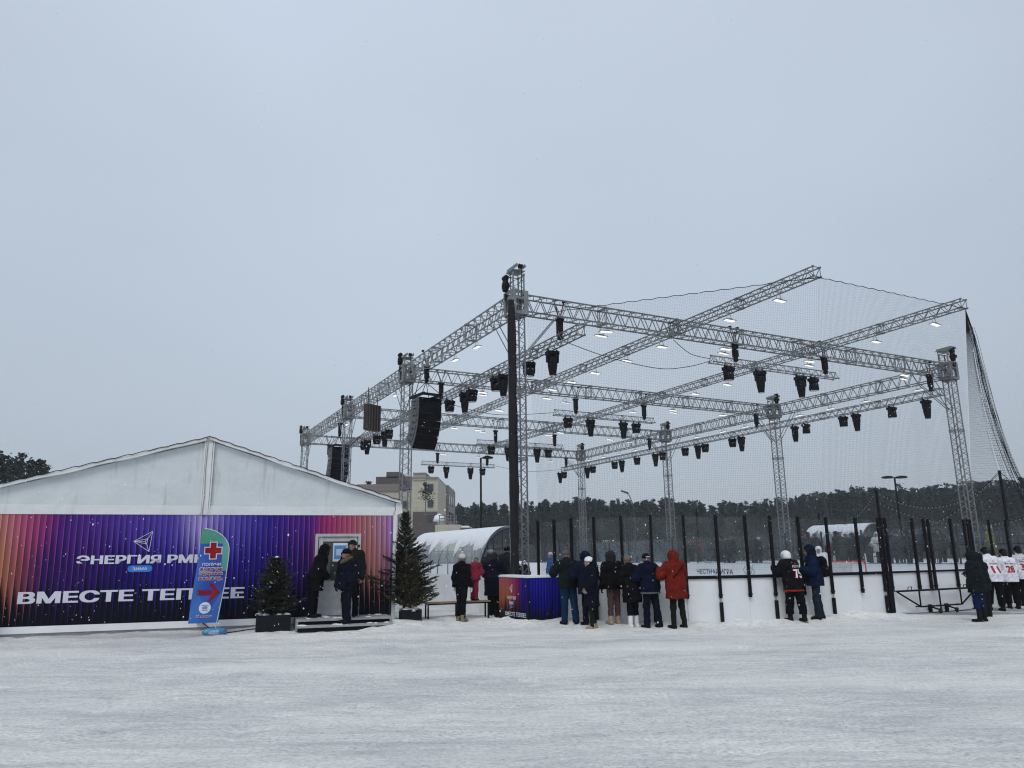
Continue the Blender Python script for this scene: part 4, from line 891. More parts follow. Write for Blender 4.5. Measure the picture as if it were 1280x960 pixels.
for j, (x, y) in enumerate([(592, 436), (565, 454), (491, 502), (560, 560), (430, 528)]):
    if j == 3: continue
    flood(.12, on_a(x, y, 0)[0], 8.70, math.pi/2, 'floodlight seen edge on under the left edge beam, %s from the near tower' % ORD[j if j < 3 else 3])
# ------------------------------------------------------------------ line arrays and hung panel
M_grille = mat('speaker_grille', (.006, .0065, .008), .9, 0, .3, 60, spec=.1); M_cab = mat('speaker_cabinet', (.085, .09, .10), .6, 0, .2, 10)
M_mark = mat('grey_mark', (.012, .012, .013), .6)
def line_array(a, b, ztop, yaw, label, n=7, w=.98, d=.62, h=.29):
    root = thing('line_array', label, 'loudspeaker', W(a, b, ztop), yaw)
    y0, z0 = -d/2, -.06; ang = D2R(-1)
    for i in range(n):
        ang += D2R([0, 3, 5, 6, 7, 8, 9, 9, 9][min(i, 8)]); f = Vector((0, -math.cos(ang), -math.sin(ang))); dn = Vector((0, math.sin(ang), -math.cos(ang)))
        F0 = Vector((0, y0, z0)); F1 = F0 + dn*h
        B0 = F0 - f*d + dn*h*.11; B1 = F1 - f*d - dn*h*.11
        c_ = bpy.data.objects.new('speaker_cabinet', None); COL.objects.link(c_); c_.parent = root
        g = dn*.006; mb = MB(); mb.prism([(-w/2, *p[1:]) for p in (F0+g, F1-g, B1-g, B0+g)], (w, 0, 0)); mb.build('body', M_cab, c_)
        mb = MB(); mb.prism([(-w/2+.012, *p[1:]) for p in (F0+g*2+f*.022, F1-g*2+f*.022, F1-g*2+f*.003, F0+g*2+f*.003)], (w-.024, 0, 0)); mb.build('grille', M_grille, c_)
        mid = (F0+F1+B0+B1)/4
        for sx in (-1, 1):
            mb = MB(); mb.box((sx*(w/2+.004), mid.y+.02, mid.z), (.008, .20, .07), R=Matrix.Rotation(-ang*0+ang, 3, 'X')); mb.box((sx*(w/2+.006), mid.y-.19, mid.z+.01), (.012, .035, .16), R=Matrix.Rotation(ang, 3, 'X')); mb.build('side_handle', M_mark, c_)
        y0, z0 = F1.y, F1.z
    mb = MB()
    for sx in (-.38, .38): mb.box((sx, .05, .05), (.07, 1.15, .10))
    mb.box((0, -.42, .05), (.70, .08, .09)); mb.box((0, .52, .05), (.70, .08, .09)); mb.build('bumper_frame', M_black, root)
    mb = MB()
    for sx in (-.38, .38):
        for sy in (-.4, .5): mb.bar((sx, sy, .10), (0, .05, .62), .014, 5)
    mb.build('sling', M_rope, root); return root
b1, z1 = on_a(533, 497, .1); line_array(.1, b1, z1, D2R(35), 'big curved black line array speaker hung beside the left truss tower')
hoist(.1, b1, z1+1.20, 'black chain hoist above the big line array speaker')
b2, z2 = on_a(424, 559, .1); line_array(.1, b2, z2, D2R(32), 'curved black line array speaker half hidden behind the tent roof')
hoist(.1, b2, z2+1.20, 'black chain hoist above the line array behind the tent roof')
b3, z3 = on_a(468, 506, 0.); pn = thing('hanging_speaker', 'dark slatted speaker cabinet hung under the left edge beam between two towers', 'loudspeaker', W(0, b3, z3), TH+D2R(28))
mb = MB(); mb.box((0, .12, -.60), (.80, .30, 1.20)); mb.build('body', mat('brown_cabinet', (.030, .018, .016), .7), pn)
for k in range(5): mb = MB(); mb.box((-.34+.17*k, -.05, -.60), (.055, .035, 1.16)); mb.build('slat', mat('slat_metal', (.06, .05, .05), .5), pn)
mb = MB(); mb.bar((-.3, .1, 0), (-.3, .1, .8), .018, 5); mb.bar((.3, .1, 0), (.3, .1, .8), .018, 5); mb.bar((-.40, 0, -1.20), (-1.5, .1, -2.2), .015, 5); mb.build('sling', M_rope, pn)

# ------------------------------------------------------------------ nets
def threads(P, r, sel_r=None, sel_c=None):
    """P (ni, nj, 3): a thread along every row and every column, triangular section"""
    V = []; F = []; o = 0
    off = np.array([[0, -r, 0], [r*.87, r*.5, 0], [-r*.87, r*.5, 0]])
    off_h = np.array([[0, 0, r], [0, -r*.87, -r*.5], [0, r*.87, -r*.5]])
    for Q, of in ((P, off_h), (P.transpose(1, 0, 2), off)):
        n, k, _ = Q.shape; vv = (Q[:, :, None, :] + of[None, None]).reshape(-1, 3); V.append(vv)
        base = o + (np.arange(n)[:, None, None]*k + np.arange(k-1)[None, :, None])*3; j = np.arange(3)[None, None, :]; jn = (j+1) % 3
        F.append(np.stack([base+j, base+jn, base+3+jn, base+3+j], -1).reshape(-1, 4)); o += len(vv)
    V = np.concatenate(V); F = np.concatenate(F); me = bpy.data.meshes.new('net')
    me.vertices.add(len(V)); me.vertices.foreach_set('co', V.ravel()); me.loops.add(F.size); me.loops.foreach_set('vertex_index', F.ravel())
    me.polygons.add(len(F)); me.polygons.foreach_set('loop_start', np.arange(0, F.size, 4)); me.polygons.foreach_set('loop_total', np.full(len(F), 4)); me.update(calc_edges=True); return me
M_net = mat('black_net', (.02, .02, .022), .9, spec=.1)
def resample(pts, n):
    pts = np.array(pts, float); d = np.r_[0, np.cumsum(np.linalg.norm(np.diff(pts, axis=0), axis=1))]; u = np.linspace(0, d[-1], n); return np.stack([np.interp(u, d, pts[:, i]) for i in range(pts.shape[1])], -1)
PITCH = .046; NR = .00115
net = thing('safety_net', 'tall fine black safety net hung from the truss tips over the near boards', 'net', W(0, -.2, 0), 0); NO = np.array(W(0, -.2, 0))
def net_panel(top, bot, n, m_, bulge=.12, scal=.028):
    T_ = resample(top, n); B_ = resample(bot, n); T_[:, 2] -= scal*np.abs(np.sin(np.arange(n)*math.pi/9.3))
    v = np.linspace(0, 1, m_)[:, None, None]; Q = T_[None]*(1-v) + B_[None]*v
    uu = np.linspace(0, 1, n)[None]; vv = v[:, :, 0]
    Q[:, :, 1] -= bulge*np.sin(vv*math.pi)*np.sin(uu*math.pi) + .03*np.sin(uu*23+vv*3)*np.sin(vv*math.pi)
    Wd = np.stack([RO[0]+E1[0]*Q[..., 0]+E2[0]*Q[..., 1], RO[1]+E1[1]*Q[..., 0]+E2[1]*Q[..., 1], Q[..., 2]], -1) - NO
    return Wd
inn = lambda p, d=.16: (p[0]+d*.7, p[1]+d)
botA = [(*inn(p), 1.25) for p in NEAR[:11]] + [(6.0, -5.04, 1.25)]
PA = net_panel([(.22, -.24, 8.62), (6.0, -5.9, 8.80)], botA, int(8.1/PITCH), int(7.5/PITCH))
PB = net_panel([(6.0, -5.9, 8.80), (12.24, -5.95, 8.80)], [(6.0, -5.04, 1.25), (12.24, -5.04, 1.25)], int(6.3/PITCH), int(7.5/PITCH), .1, .028)
for P in (PA, PB): mk('net_sheet', threads(P, NR), net).data.materials.append(M_net)
cv = [on_a(0, 0, 0)]*0
def on_bb(x, y): a, z = on_b(x, y, -5.9); return a, z
curve = [(12.24, 8.80)] + [on_bb(*p) for p in ((1212, 420), (1217, 455), (1222, 480), (1230, 512), (1240, 543), (1251, 570), (1262, 592), (1277, 617), (1300, 652), (1335, 705))]
zs = np.array([c[1] for c in curve]); as_ = np.array([c[0] for c in curve])
rows = np.linspace(8.75, 1.35, int(7.4/.07)); cols = np.r_[np.linspace(0, .72, 38), np.linspace(.735, 1, 30)]
P = np.zeros((len(rows), len(cols), 3))
for i, z in enumerate(rows):
    ar = np.interp(-z, -zs, as_); f = (8.8-z)/7.5; al = 12.24 + .0*f
    a = al + (ar-al)*cols; b = -5.95 + .85*f*(1-cols) + .10*np.sin(cols*46)*min(1, f*3)*(cols > .6) - .25*math.sin(math.pi*f)*cols
    P[i, :, 0] = RO[0]+E1[0]*a+E2[0]*b; P[i, :, 1] = RO[1]+E1[1]*a+E2[1]*b; P[i, :, 2] = z
mk('gathered_edge', threads(P-NO, .0022), net).data.materials.append(M_net)
mb = MB()
for j in (len(cols)-1, len(cols)-6, len(cols)-13): mb.tube([tuple(p) for p in (P[::4, j]-NO)], .009 if j == len(cols)-1 else .006, 5)
for PP in (PA, PB): mb.tube([tuple(p) for p in PP[0]], .010, 4)
mb.build('edge_rope', M_rope, net)
mb = MB()                                                         # slack hem gathered into the corner
for k in range(6):
    j = len(cols)-1-k*4; mb.tube([tuple(p+np.array([.05*math.sin(i*.3+k), .05*math.cos(i*.23+k), 0])) for i, p in enumerate(P[8::5, j]-NO)], .005, 4)
mb.build('slack_folds', M_net, net)
# gathered black bundle at the near tower
bd_ = thing('gathered_net_bundle', 'black bundle of gathered net hanging down the front of the nearest tower', 'net', W(-.36, -.40), TH)
mb = MB(); r_ = random.Random(4); pts = []; rs = []
zz = np.linspace(8.95, .02, 60)
rows = []
for i, z in enumerate(zz):
    rr = .108+.008*math.sin(i*.21+1)+.006*math.sin(i*.9); rr *= min(1, .55+i*.08)
    rows.append([(rr*(1+.22*math.sin(5*t+i*.13)+.08*math.sin(11*t-i*.3))*math.cos(t)+.012*math.sin(i*.17), rr*(1+.22*math.sin(5*t+i*.13))*math.sin(t)+.012*math.cos(i*.13), z) for t in np.linspace(0, 2*math.pi, 21)])
mb.grid(rows); mb.build('folded_net', M_net, bd_, True)
for z in (8.3, 6.6, 4.9, 3.2, 1.6):
    mb = MB(); i = int((8.95-z)/8.93*59); mb.tube([tuple(Vector(p)*1.0) for p in rows[i]], .012, 5); mb.build('tie', M_rope, bd_)
for lab, pts in (('slack black cable sagging from the left lighting truss to the near short truss', [(1.6, 0, 8.05), (3.2, 0, 7.72), (5.2, 0, 7.55), (6.5, 0, 7.75), (7.5, 0, 8.06)]),
                 ('thin upper cable running from the jutting truss to the near short truss', [(5.9, 0, 8.6), (6.6, 0, 8.2), (7.48, 0, 8.12)]),
                 ('thin cable from the farthest short truss to the right lighting truss', [(13.2, 28.9, 7.9), (16, 28.9, 7.6), (19.2, 28.9, 7.9)]),
                 ('thin cable from the left lighting truss to the second short truss', [(1.6, 9.7, 7.95), (4, 9.7, 7.6), (6.95, 9.7, 7.9)])):
    cable('hanging_cable', lab, [W(*p) for p in pts], .011, 30)
for k, (z_, sag) in enumerate(((8.4, .35), (8.2, .55), (8.0, .3))):
    pass

# ------------------------------------------------------------------ buildings far behind
def bpart(name, m_, parent, px0, px1, py0, py1, Y, depth, o, z0=None):
    A = atY(px0, py0, Y); B = atY(px1, py1, Y); zb = B[2] if z0 is None else z0; mb = MB()
    mb.box(((A[0]+B[0])/2-o[0], Y+depth/2-o[1], (A[2]+zb)/2), (abs(B[0]-A[0]), depth, A[2]-zb)); return mb.build(name, m_, parent)
def panelmat(name, col, s=.6):
    m, t, b = newmat(name); co_ = t.coord('Object'); br = t.new('ShaderNodeTexBrick'); t.put(br.inputs['Vector'], t.mapping(co_, (1, 1, 1), rot=(math.pi/2, 0, 0)))
    br.inputs['Scale'].default_value = 1; br.inputs['Brick Width'].default_value = 1.2; br.inputs['Row Height'].default_value = s; br.inputs['Mortar Size'].default_value = .03; br.offset = 0
    br.inputs['Color1'].default_value = (*col, 1); br.inputs['Color2'].default_value = (*[c*.95 for c in col], 1); br.inputs['Mortar'].default_value = (*[c*.78 for c in col], 1)
    t.put(b.inputs['Base Color'], br.outputs[0]); b.inputs['Roughness'].default_value = .7; return m
M_cream = panelmat('cream_cladding', (.38, .36, .29)); M_brown = panelmat('brown_cladding', (.075, .058, .055)); M_brown2 = panelmat('taupe_cladding', (.16, .135, .125)); M_win = mat('dark_window', (.03, .035, .045), .15, spec=.6); M_wframe = mat('window_frame', (.10, .10, .11), .5)
def window(parent, px0, px1, py0, py1, Y, o):
    f = bpart('window', M_wframe, parent, px0, px1, py0, py1, Y-.12, .2, o); mb = MB(); A = atY(px0, py0, Y-.12); B = atY(px1, py1, Y-.12); cx = (A[0]+B[0])/2-o[0]; w = B[0]-A[0]; h = A[2]-B[2]
    for s in (-1, 1): mb.box((cx+s*w*.235, Y-.16-o[1], (A[2]+B[2])/2), (w*.40, .06, h*.86))
    mb.build('pane', M_win, f)
Yb = 105.; o = atY(520, 690, Yb); bA = thing('apartment_building', 'cream and dark brown building behind the left trusses', 'building', (o[0], o[1], 0)); o = (o[0], o[1])
bpart('wall', M_cream, bA, 515, 547, 597, 640, Yb, 14, o, 4.); bpart('tower_wall', M_cream, bA, 516.5, 532, 591.5, 600, Yb-.15, 10, o); bpart('base_wall', M_brown, bA, 516, 546, 640, 690, Yb-.2, 13, o, 0.)
bpart('wing_wall', M_cream, bA, 440, 515, 614, 690, Yb+3, 12, o, 0.); bpart('parapet', M_brown2, bA, 446, 498, 605.5, 614, Yb+2.8, 12, o); bpart('penthouse', M_brown, bA, 470, 515, 596, 606, Yb+5, 10, o); bpart('penthouse', M_brown, bA, 483, 499, 590, 597, Yb+5, 9, o)
bpart('roof_edge', mat('roof_trim', (.2, .2, .2)), bA, 515, 547.4, 596.3, 597.2, Yb-.3, 14.5, o); bpart('roof_edge', mat('roof_trim', (.2, .2, .2)), bA, 516, 532.4, 590.8, 591.6, Yb-.4, 10.5, o)
for q in ((534.5, 541.5, 605, 614.5), (534.5, 541.5, 625, 634), (534, 541, 643, 651.5)): window(bA, *q, Yb-(.2 if q[2] > 640 else 0), o)
for q in ((503.5, 508.5, 626, 635.5), (503.5, 507.5, 606.5, 613.5), (499, 504, 646, 653), (482, 487, 626, 635)): window(bA, *q, Yb+3, o)
Yc = 118.; oc = atY(557, 690, Yc); oc = (oc[0], oc[1]); bB = thing('apartment_building', 'taupe brown block beside the pine forest, right of the cream building', 'building', (*oc, 0))
bpart('wall', M_brown2, bB, 546, 560, 606.5, 690, Yc, 14, oc, 0.); A = atY(560, 606.5, Yc); B = atY(568, 610, Yc+9)
mb = MB(); mb.prism([(A[0]-oc[0]+.02, Yc+.02-oc[1], 0), (B[0]-oc[0], Yc+9-oc[1], 0), (B[0]-oc[0]-1, Yc+13-oc[1], 0), (A[0]-oc[0]+.02, Yc+13-oc[1], 0)], (0, 0, A[2]-.05)); mb.build('side_wall', panelmat('lit_taupe', (.21, .20, .195)), bB)  # lit side: paler taupe puts the light on this face into its colour
dv = Vector((B[0]-A[0], 9., 0))/9.; nrm = Vector((dv.y, -dv.x, 0)).normalized()
for r in range(3):
    for c in range(3):
        mb = MB(); p = Vector((A[0]-oc[0], -oc[1]+Yc, 0)) + dv*(1.6+2.5*c) + nrm*.03; mb.box((p.x, p.y, A[2]-2.2-2.6*r), (1.5, .08, 1.5), math.atan2(dv.y, dv.x)); mb.build('window', M_win, bB)
Yd = 88.; od = atY(560, 690, Yd); od = (od[0], od[1]); bC = thing('low_pavilion', 'low beige pavilion with roof rails and snow under the taupe block', 'building', (*od, 0))
bpart('wall', M_cream, bC, 544, 575, 656, 690, Yd, 8, od, 0.); bpart('wall', M_brown2, bC, 575, 588, 659.5, 690, Yd+1, 8, od, 0.); bpart('snow_cover', M_snow, bC, 574, 586, 657.3, 659.4, Yd+.9, 8, od)
mb = MB()
for k, py in enumerate((644, 648, 652)):
    A = atY(548+k*2, py, Yd); B = atY(566+k*4, py+.6, Yd); mb.bar((A[0]-od[0], 0, A[2]), (B[0]-od[0], 0.4, B[2]), .05, 5)
for px in (549, 556, 563, 570):
    A = atY(px, 643.5, Yd); B = atY(px, 657, Yd); mb.bar((A[0]-od[0], .2, A[2]), (B[0]-od[0], .2, B[2]), .05, 5)
mb.build('roof_rail', mat('rail_grey', (.16, .15, .15), .6), bC)
A = atY(549, 641, Yd+3); mb = MB(); mb.lathe([(.75, A[2]-1.0), (.55, A[2]-.4), (.1, A[2]-.1)], 12, (A[0]-od[0], 3, 0)); mb.build('snowy_dome', M_snow, bC, True)
mb = MB(); A = atY(517, 693, 80); B = atY(590, 693, 80)
# dark fence low behind the dugout
fn = thing('dark_fence', 'dark low fence behind the left dugout, below the buildings', 'fence', (A[0], 80, 0)); Lf = B[0]-A[0]
for k in range(8): mb = MB(); mb.box((Lf*k/7, 0, 1.2), (.12, .12, 2.4)); mb.build('post', M_black, fn)
for z in (1.1, 2.2): mb = MB(); mb.box((Lf/2, .06, z), (Lf, .05, .08)); mb.build('rail', M_black, fn)
for k in range(7): mb = MB(); mb.box((Lf*(k+.5)/7, .1, 1.1), (Lf/7-.1, .03, 2.0)); mb.build('panel', mat('fence_grey', (.10, .10, .105), .7), fn)

# ------------------------------------------------------------------ pines
m, t, b = newmat('pine_needles'); n = t.noise(t.coord('Object'), 9, 4); oi = t.new('ShaderNodeObjectInfo')
cc = t.ramp(n, [(.32, (.009, .014, .012)), (.55, (.018, .025, .021)), (.75, (.034, .040, .035))]); cc = t.mix(t.math('MULTIPLY', oi.outputs['Random'], .5), cc, (.025, .029, .026))
t.put(b.inputs['Base Color'], cc); b.inputs['Roughness'].default_value = .8; b.inputs['Specular IOR Level'].default_value = .15; M_pine = m
M_ptr = mat('pine_trunk', (.085, .07, .06), .9, 0, .3, 8)
def pine_mesh(seed, z0=.42, wd=.17, nclump=18, per=46, q=.030):
    r_ = random.Random(seed); mb = MB(); lean = r_.uniform(-.02, .02)
    mb.bar((0, 0, 0), (lean, 0, .93), .011, 6, .003, m=1)
    for k in range(nclump):
        f = (k+r_.random())/nclump; z = z0 + (1-z0)*f*.97; R = wd*(math.sin(min(1, .25+f*.9)*math.pi)**.7*.8+.22)*r_.uniform(.5, 1.15); a = r_.uniform(0, 6.28)
        if f > .9: R *= .5
        c = Vector((lean*f+math.cos(a)*R*.62, math.sin(a)*R*.62, z)); mb.bar((lean*f, 0, z-.03), c, .003, 4, .0015, m=1, cap=False)
        rx = R*r_.uniform(.45, .75)+.022; rz = r_.uniform(.018, .036)
        for i in range(per):
            v = Vector((r_.gauss(0, .5), r_.gauss(0, .5), r_.gauss(0, .55))); p = c + Vector((v.x*rx, v.y*rx, v.z*rz))
            u = Vector((r_.gauss(0, 1), r_.gauss(0, 1), r_.gauss(.25, .6))).normalized(); w_ = u.orthogonal().normalized(); w_ = Matrix.Rotation(r_.uniform(0, 6.28), 3, u)@w_; s_ = q*r_.uniform(.5, 1.2)
            mb.add([p-u*s_*.6, p+w_*s_*.38, p+u*s_*.6, p-w_*s_*.38], [(0, 1, 2, 3)])
    return mb.mesh('pine_tree', [M_pine, M_ptr])
PINES = [pine_mesh(20+i, .36+.04*(i % 3), .14+.025*(i % 3)) for i in range(7)]
prof_x = [560, 600, 650, 700, 740, 770, 800, 850, 900, 940, 980, 1010, 1060, 1100, 1150, 1200, 1250, 1300]; prof_y = [632, 630, 630, 626, 623, 626, 625, 625, 627, 629, 625, 620, 612, 608, 610, 607, 601, 596]
fr = random.Random(77); nfor = 0
for row, (d0, d1, st, dy) in enumerate(((150, 165, 11.5, 3), (168, 184, 11., 1), (188, 206, 10., 0), (210, 235, 9.5, -1), (236, 250, 10., 1.5))):
    px = 566 - row*1.5
    while px < 1300:
        d = fr.uniform(d0, d1); x = px + fr.uniform(-4, 4); yt = np.interp(x, prof_x, prof_y) + dy + fr.choice((-3, -1, 0, 1, 2, 4, 6))
        p = atY(x, yt, d); h = p[2]; o_ = mk('pine_tree', PINES[fr.randrange(7)], None, (p[0], d, -.1), (0, 0, fr.uniform(0, 6.28))); s = h/1.0; wv = fr.uniform(1.0, 1.45)
        o_.scale = (s*wv, s*wv, s); tag(o_, 'dark pine tree in the forest edge behind the rink', 'tree', 'pine trees of the forest edge'); px += st*fr.uniform(.75, 1.25); nfor += 1
for k, (px, py, d) in enumerate([(-14, 560, 78), (2, 561, 80), (13, 571, 84), (30, 567, 80), (22, 576, 92), (42, 574, 86), (50, 575, 82), (61, 582, 88), (-30, 563, 84), (8, 580, 98), (36, 582, 97), (55, 585, 98), (70, 596, 90)]):
    p = atY(px, py, d); o_ = mk('pine_tree', PINES[k % 7], None, (p[0], d, 0), (0, 0, k*1.3)); s = p[2]; o_.scale = (s*1.15, s*1.15, s); tag(o_, 'dark pine tree showing above the left slope of the tent roof', 'tree', 'pines behind the tent')
p = atY(533.5, 605, 92); o_ = mk('pine_tree', pine_mesh(91, .83, .085, 8, 50, .020), None, (p[0], 92, 0), (0, 0, .4)); o_.scale = (p[2],)*3; tag(o_, 'lone tall thin pine with a small crown in front of the cream building', 'tree')
p = atY(458, 602, 125); o_ = mk('pine_tree', PINES[2], None, (p[0], 125, 0)); o_.scale = (p[2]*1.3, p[2]*1.3, p[2]); tag(o_, 'faint grey tree top behind the roof of the cream building', 'tree')
mb = MB(); r_ = random.Random(3)
for k in range(19000):
    px = r_.uniform(556, 1300); d = r_.uniform(160, 245); x = (px-640)/CF*d*1.02; z = min(abs(r_.gauss(0, 5.)), r_.uniform(8.5, 10)); s_ = r_.uniform(.5, 1.1); c = Vector((x, d, z))
    u = Vector((r_.gauss(0, 1), r_.gauss(0, 1), r_.gauss(0, 1))).normalized(); w_ = u.orthogonal().normalized(); mb.add([c-u*s_, c+w_*s_*.6, c+u*s_, c-w_*s_*.6], [(0, 1, 2, 3)])
o_ = mb.build('undergrowth', M_pine); tag(o_, 'dark undergrowth filling the foot of the forest', 'undergrowth', kind='stuff')

# ------------------------------------------------------------------ lamp posts, poles and string lights
def tall_pole(name, label, px, ytop, Y, r, heads=0):
    p = atY(px, ytop, Y); root = thing(name, label, 'lamp post' if heads else 'pole', (p[0], Y, 0)); h = p[2]; mb = MB(); mb.bar((0, 0, 0), (0, 0, h), r*1.25, 8, r); mb.build('pole', M_black, root); mb = MB(); mb.box((0, 0, .05), (r*5, r*5, .1)); mb.build('base_plate', M_black, root)
    for k in range(heads):
        s = -1 if k else 1; mb = MB(); mb.bar((0, 0, h-.05), (s*.5, 0, h), .04, 6); mb.lathe([(.05, .12), (.35, .07), (.46, .0), (.42, -.08), (.05, -.09)], 14, (s*.55, 0, h)); mb.build('lamp_head', M_black, root)
    return root
tall_pole('lamp_post', 'tall dark lamp mast with two flat heads against the forest', 1118, 596.5, 60, .07, 2)
tall_pole('lamp_post', 'thin dark lamp post rising behind the left dugout', 601, 572, 60, .075, 1)
tall_pole('pole', 'dark pole behind the rink that string lights are tied to', 1095, 612.5, 40, .075)
tall_pole('pole', 'dark pole at the right where string lights meet beside the net', 1249, 588, 38, .07)
tall_pole('pole', 'thin dark pole above the child in red beyond the rink', 870.5, 636, 50, .06); tall_pole('pole', 'thin dark pole left of the snow-topped far canopy', 1023, 641, 46, .06)
def street_lamp(label, pxb, px, py, Y):
    p = atY(px, py, Y); q = atY(pxb, 690, Y); root = thing('street_lamp', label, 'street lamp', (q[0], Y, 0)); d = p[0]-q[0]; h = p[2]; mb = MB()
    mb.tube([(0, 0, 0), (0, 0, h-2.2), (d*.12, 0, h-1.1), (d*.45, 0, h-.35), (d*.85, 0, h)], [.075, .055, .045, .04, .035], 8); mb.build('pole', mat('lamp_dark', (.045, .048, .05)), root)
    mb = MB(); mb.box((d*1.0, 0, h+.03), (.75, .3, .14), R=Matrix.Rotation(.35 if d < 0 else -.35, 3, 'Y')); mb.build('lamp_head', mat('lamp_dark', (.045, .048, .05)), root)
street_lamp('curved street lamp with its arm to the left, above the brown beanie', 795, 781, 615.5, 75)
street_lamp('curved street lamp with its arm to the left, above the player with number 75', 1040, 1020, 619, 72)
_b = MB(); _b.lathe([(.006, -.10), (.019, -.075), (.021, -.05), (.010, -.015), (.008, 0)], 6); BULB = _b.mesh('bulb', mat('bulb_white', (.30, .31, .31), .3))
def strings(label, p, q, sag, n=26):
    p = Vector(p); q = Vector(q); root = thing('string_lights', label, 'string lights', p); P = [(q-p)*(i/n)+Vector((0, 0, -sag*4*(i/n)*(1-i/n))) for i in range(n+1)]
    mb = MB(); mb.tube(P, .014, 4); mb.build('wire', M_rope, root)
    for i in range(1, n): mk('bulb', BULB, root, P[i])
pr = atY(1249, 589, 38); pl_ = atY(1095, 613, 40)
strings('string lights falling left from the dark pole to the dugout', pl_, atY(1055, 656, 38), .2, 18); strings('string lights swinging from one dark pole to the other', atY(1095, 614, 40), atY(1249, 592, 38), 1.2, 34)
strings('string lights from the right pole down to the far left', pr, atY(1100, 664, 42), .9, 32); strings('string lights from the right pole out of the right edge', pr, atY(1330, 618, 36), .5, 20); strings('lower string lights hanging behind the gate', atY(1095, 626, 40), atY(1300, 640, 38), .9, 40)

# ------------------------------------------------------------------ raised stand behind the far boards
sb_ = thing('spectator_stand', 'low dark stand behind the far boards where the crowd stands', 'stand', W(20.6, -3, 0), TH)
mb = MB(); mb.box((1.8, 16.5, .80), (3.4, 33, .10)); mb.build('deck', mat('stand_deck', (.12, .12, .125), .8), sb_); mb = MB(); mb.box((.12, 16.5, .38), (.06, 33, .74)); mb.box((3.45, 16.5, .38), (.06, 33, .74)); mb.build('skirt', M_black, sb_)
mb = MB()
for k in range(34): mb.bar((3.45, k, .85), (3.45, k, 1.9), .02, 5)
mb.bar((3.45, 0, 1.9), (3.45, 33, 1.9), .025, 5); mb.bar((3.45, 0, 1.4), (3.45, 33, 1.4), .02, 5); mb.build('guard_rail', M_black, sb_)

# ------------------------------------------------------------------ falling snow
mb = MB(); r_ = random.Random(8)
NF = 7500
for k in range(NF):
    if k % 3: y = r_.uniform(2.2, 20); 
    else: y = r_.uniform(2.2, 32)
    x = r_.uniform(-.74, .74)*y*1.05; z = r_.uniform(.05, 1.65+.85*y); s_ = r_.uniform(.0022, .0048)*(1 if y > 5 else .6)
    if r_.random() < .02 and y > 6: s_ *= 1.8
    e = [Vector((s_, 0, 0)), Vector((0, s_, 0)), Vector((0, 0, s_*r_.uniform(1., 1.8)))]; c = Vector((x, y, z))
    mb.add([c+e[0], c-e[0], c+e[1], c-e[1], c+e[2], c-e[2]], [(0, 2, 4), (2, 1, 4), (1, 3, 4), (3, 0, 4), (2, 0, 5), (1, 2, 5), (3, 1, 5), (0, 3, 5)])
o_ = mb.build('falling_snow', mat('snowflake', (.8, .82, .84), .8)); tag(o_, 'sparse snowflakes falling through the air', 'snowfall', kind='stuff')
# ------------------------------------------------------------------ people: implicit surfaces polygonised with surface nets
def surfnet(f, lo, hi, h):
    lo = np.array(lo, float); n = np.maximum(3, np.ceil((np.array(hi)-lo)/h).astype(int)+1)
    ax = [lo[i]+h*np.arange(n[i]) for i in range(3)]; G = np.stack(np.meshgrid(*ax, indexing='ij'), -1)
    V = f(G.reshape(-1, 3)).reshape(n)
    V[0], V[-1], V[:, 0], V[:, -1], V[:, :, 0], V[:, :, -1] = [np.maximum(v, h*.2) for v in (V[0], V[-1], V[:, 0], V[:, -1], V[:, :, 0], V[:, :, -1])]
    s = V < 0; acc = np.zeros((*(n-1), 3)); cnt = np.zeros(n-1)
    cell = np.stack(np.meshgrid(*[np.arange(k-1) for k in n], indexing='ij'), -1).astype(float)
    for a in range(3):
        o1, o2 = [(1, 2), (0, 2), (0, 1)][a]
        sl0 = [slice(None)]*3; sl0[a] = slice(0, -1); sl1 = [slice(None)]*3; sl1[a] = slice(1, None)
        v0 = V[tuple(sl0)]; v1 = V[tuple(sl1)]; cr = (v0 < 0) != (v1 < 0); tt = np.where(cr, v0/np.where(cr, v0-v1, 1), 0)
        for d1 in (0, 1):
            for d2 in (0, 1):
                sl = [slice(None)]*3; sl[o1] = slice(d1, n[o1]-1+d1); sl[o2] = slice(d2, n[o2]-1+d2)
                c = cr[tuple(sl)]; q = tt[tuple(sl)]; cnt += c
                acc[..., a] += np.where(c, q, 0); acc[..., o1] += c*d1; acc[..., o2] += c*d2
    act = cnt > 0; idx = -np.ones(n-1, int); idx[act] = np.arange(act.sum())
    P = lo + h*(cell[act] + acc[act]/cnt[act][:, None]); F = []
    for a in range(3):
        o1, o2 = [(1, 2), (2, 0), (0, 1)][a]
        sl0 = [slice(None)]*3; sl0[a] = slice(0, -1); sl1 = [slice(None)]*3; sl1[a] = slice(1, None)
        s0 = s[tuple(sl0)]; s1 = s[tuple(sl1)]; w = np.argwhere(s0 != s1)
        w = w[(w[:, o1] > 0) & (w[:, o2] > 0) & (w[:, o1] < n[o1]-1) & (w[:, o2] < n[o2]-1)]
        if not len(w): continue
        e1 = np.zeros(3, int); e1[o1] = 1; e2 = np.zeros(3, int); e2[o2] = 1
        q = np.stack([idx[tuple((w-e1-e2).T)], idx[tuple((w-e2).T)], idx[tuple(w.T)], idx[tuple((w-e1).T)]], -1)
        fl = ~s0[tuple(w.T)]; q[fl] = q[fl][:, ::-1]; F.append(q)
    F = np.concatenate(F) if F else np.zeros((0, 4), int); F = F[(F >= 0).all(1)]
    return P, F
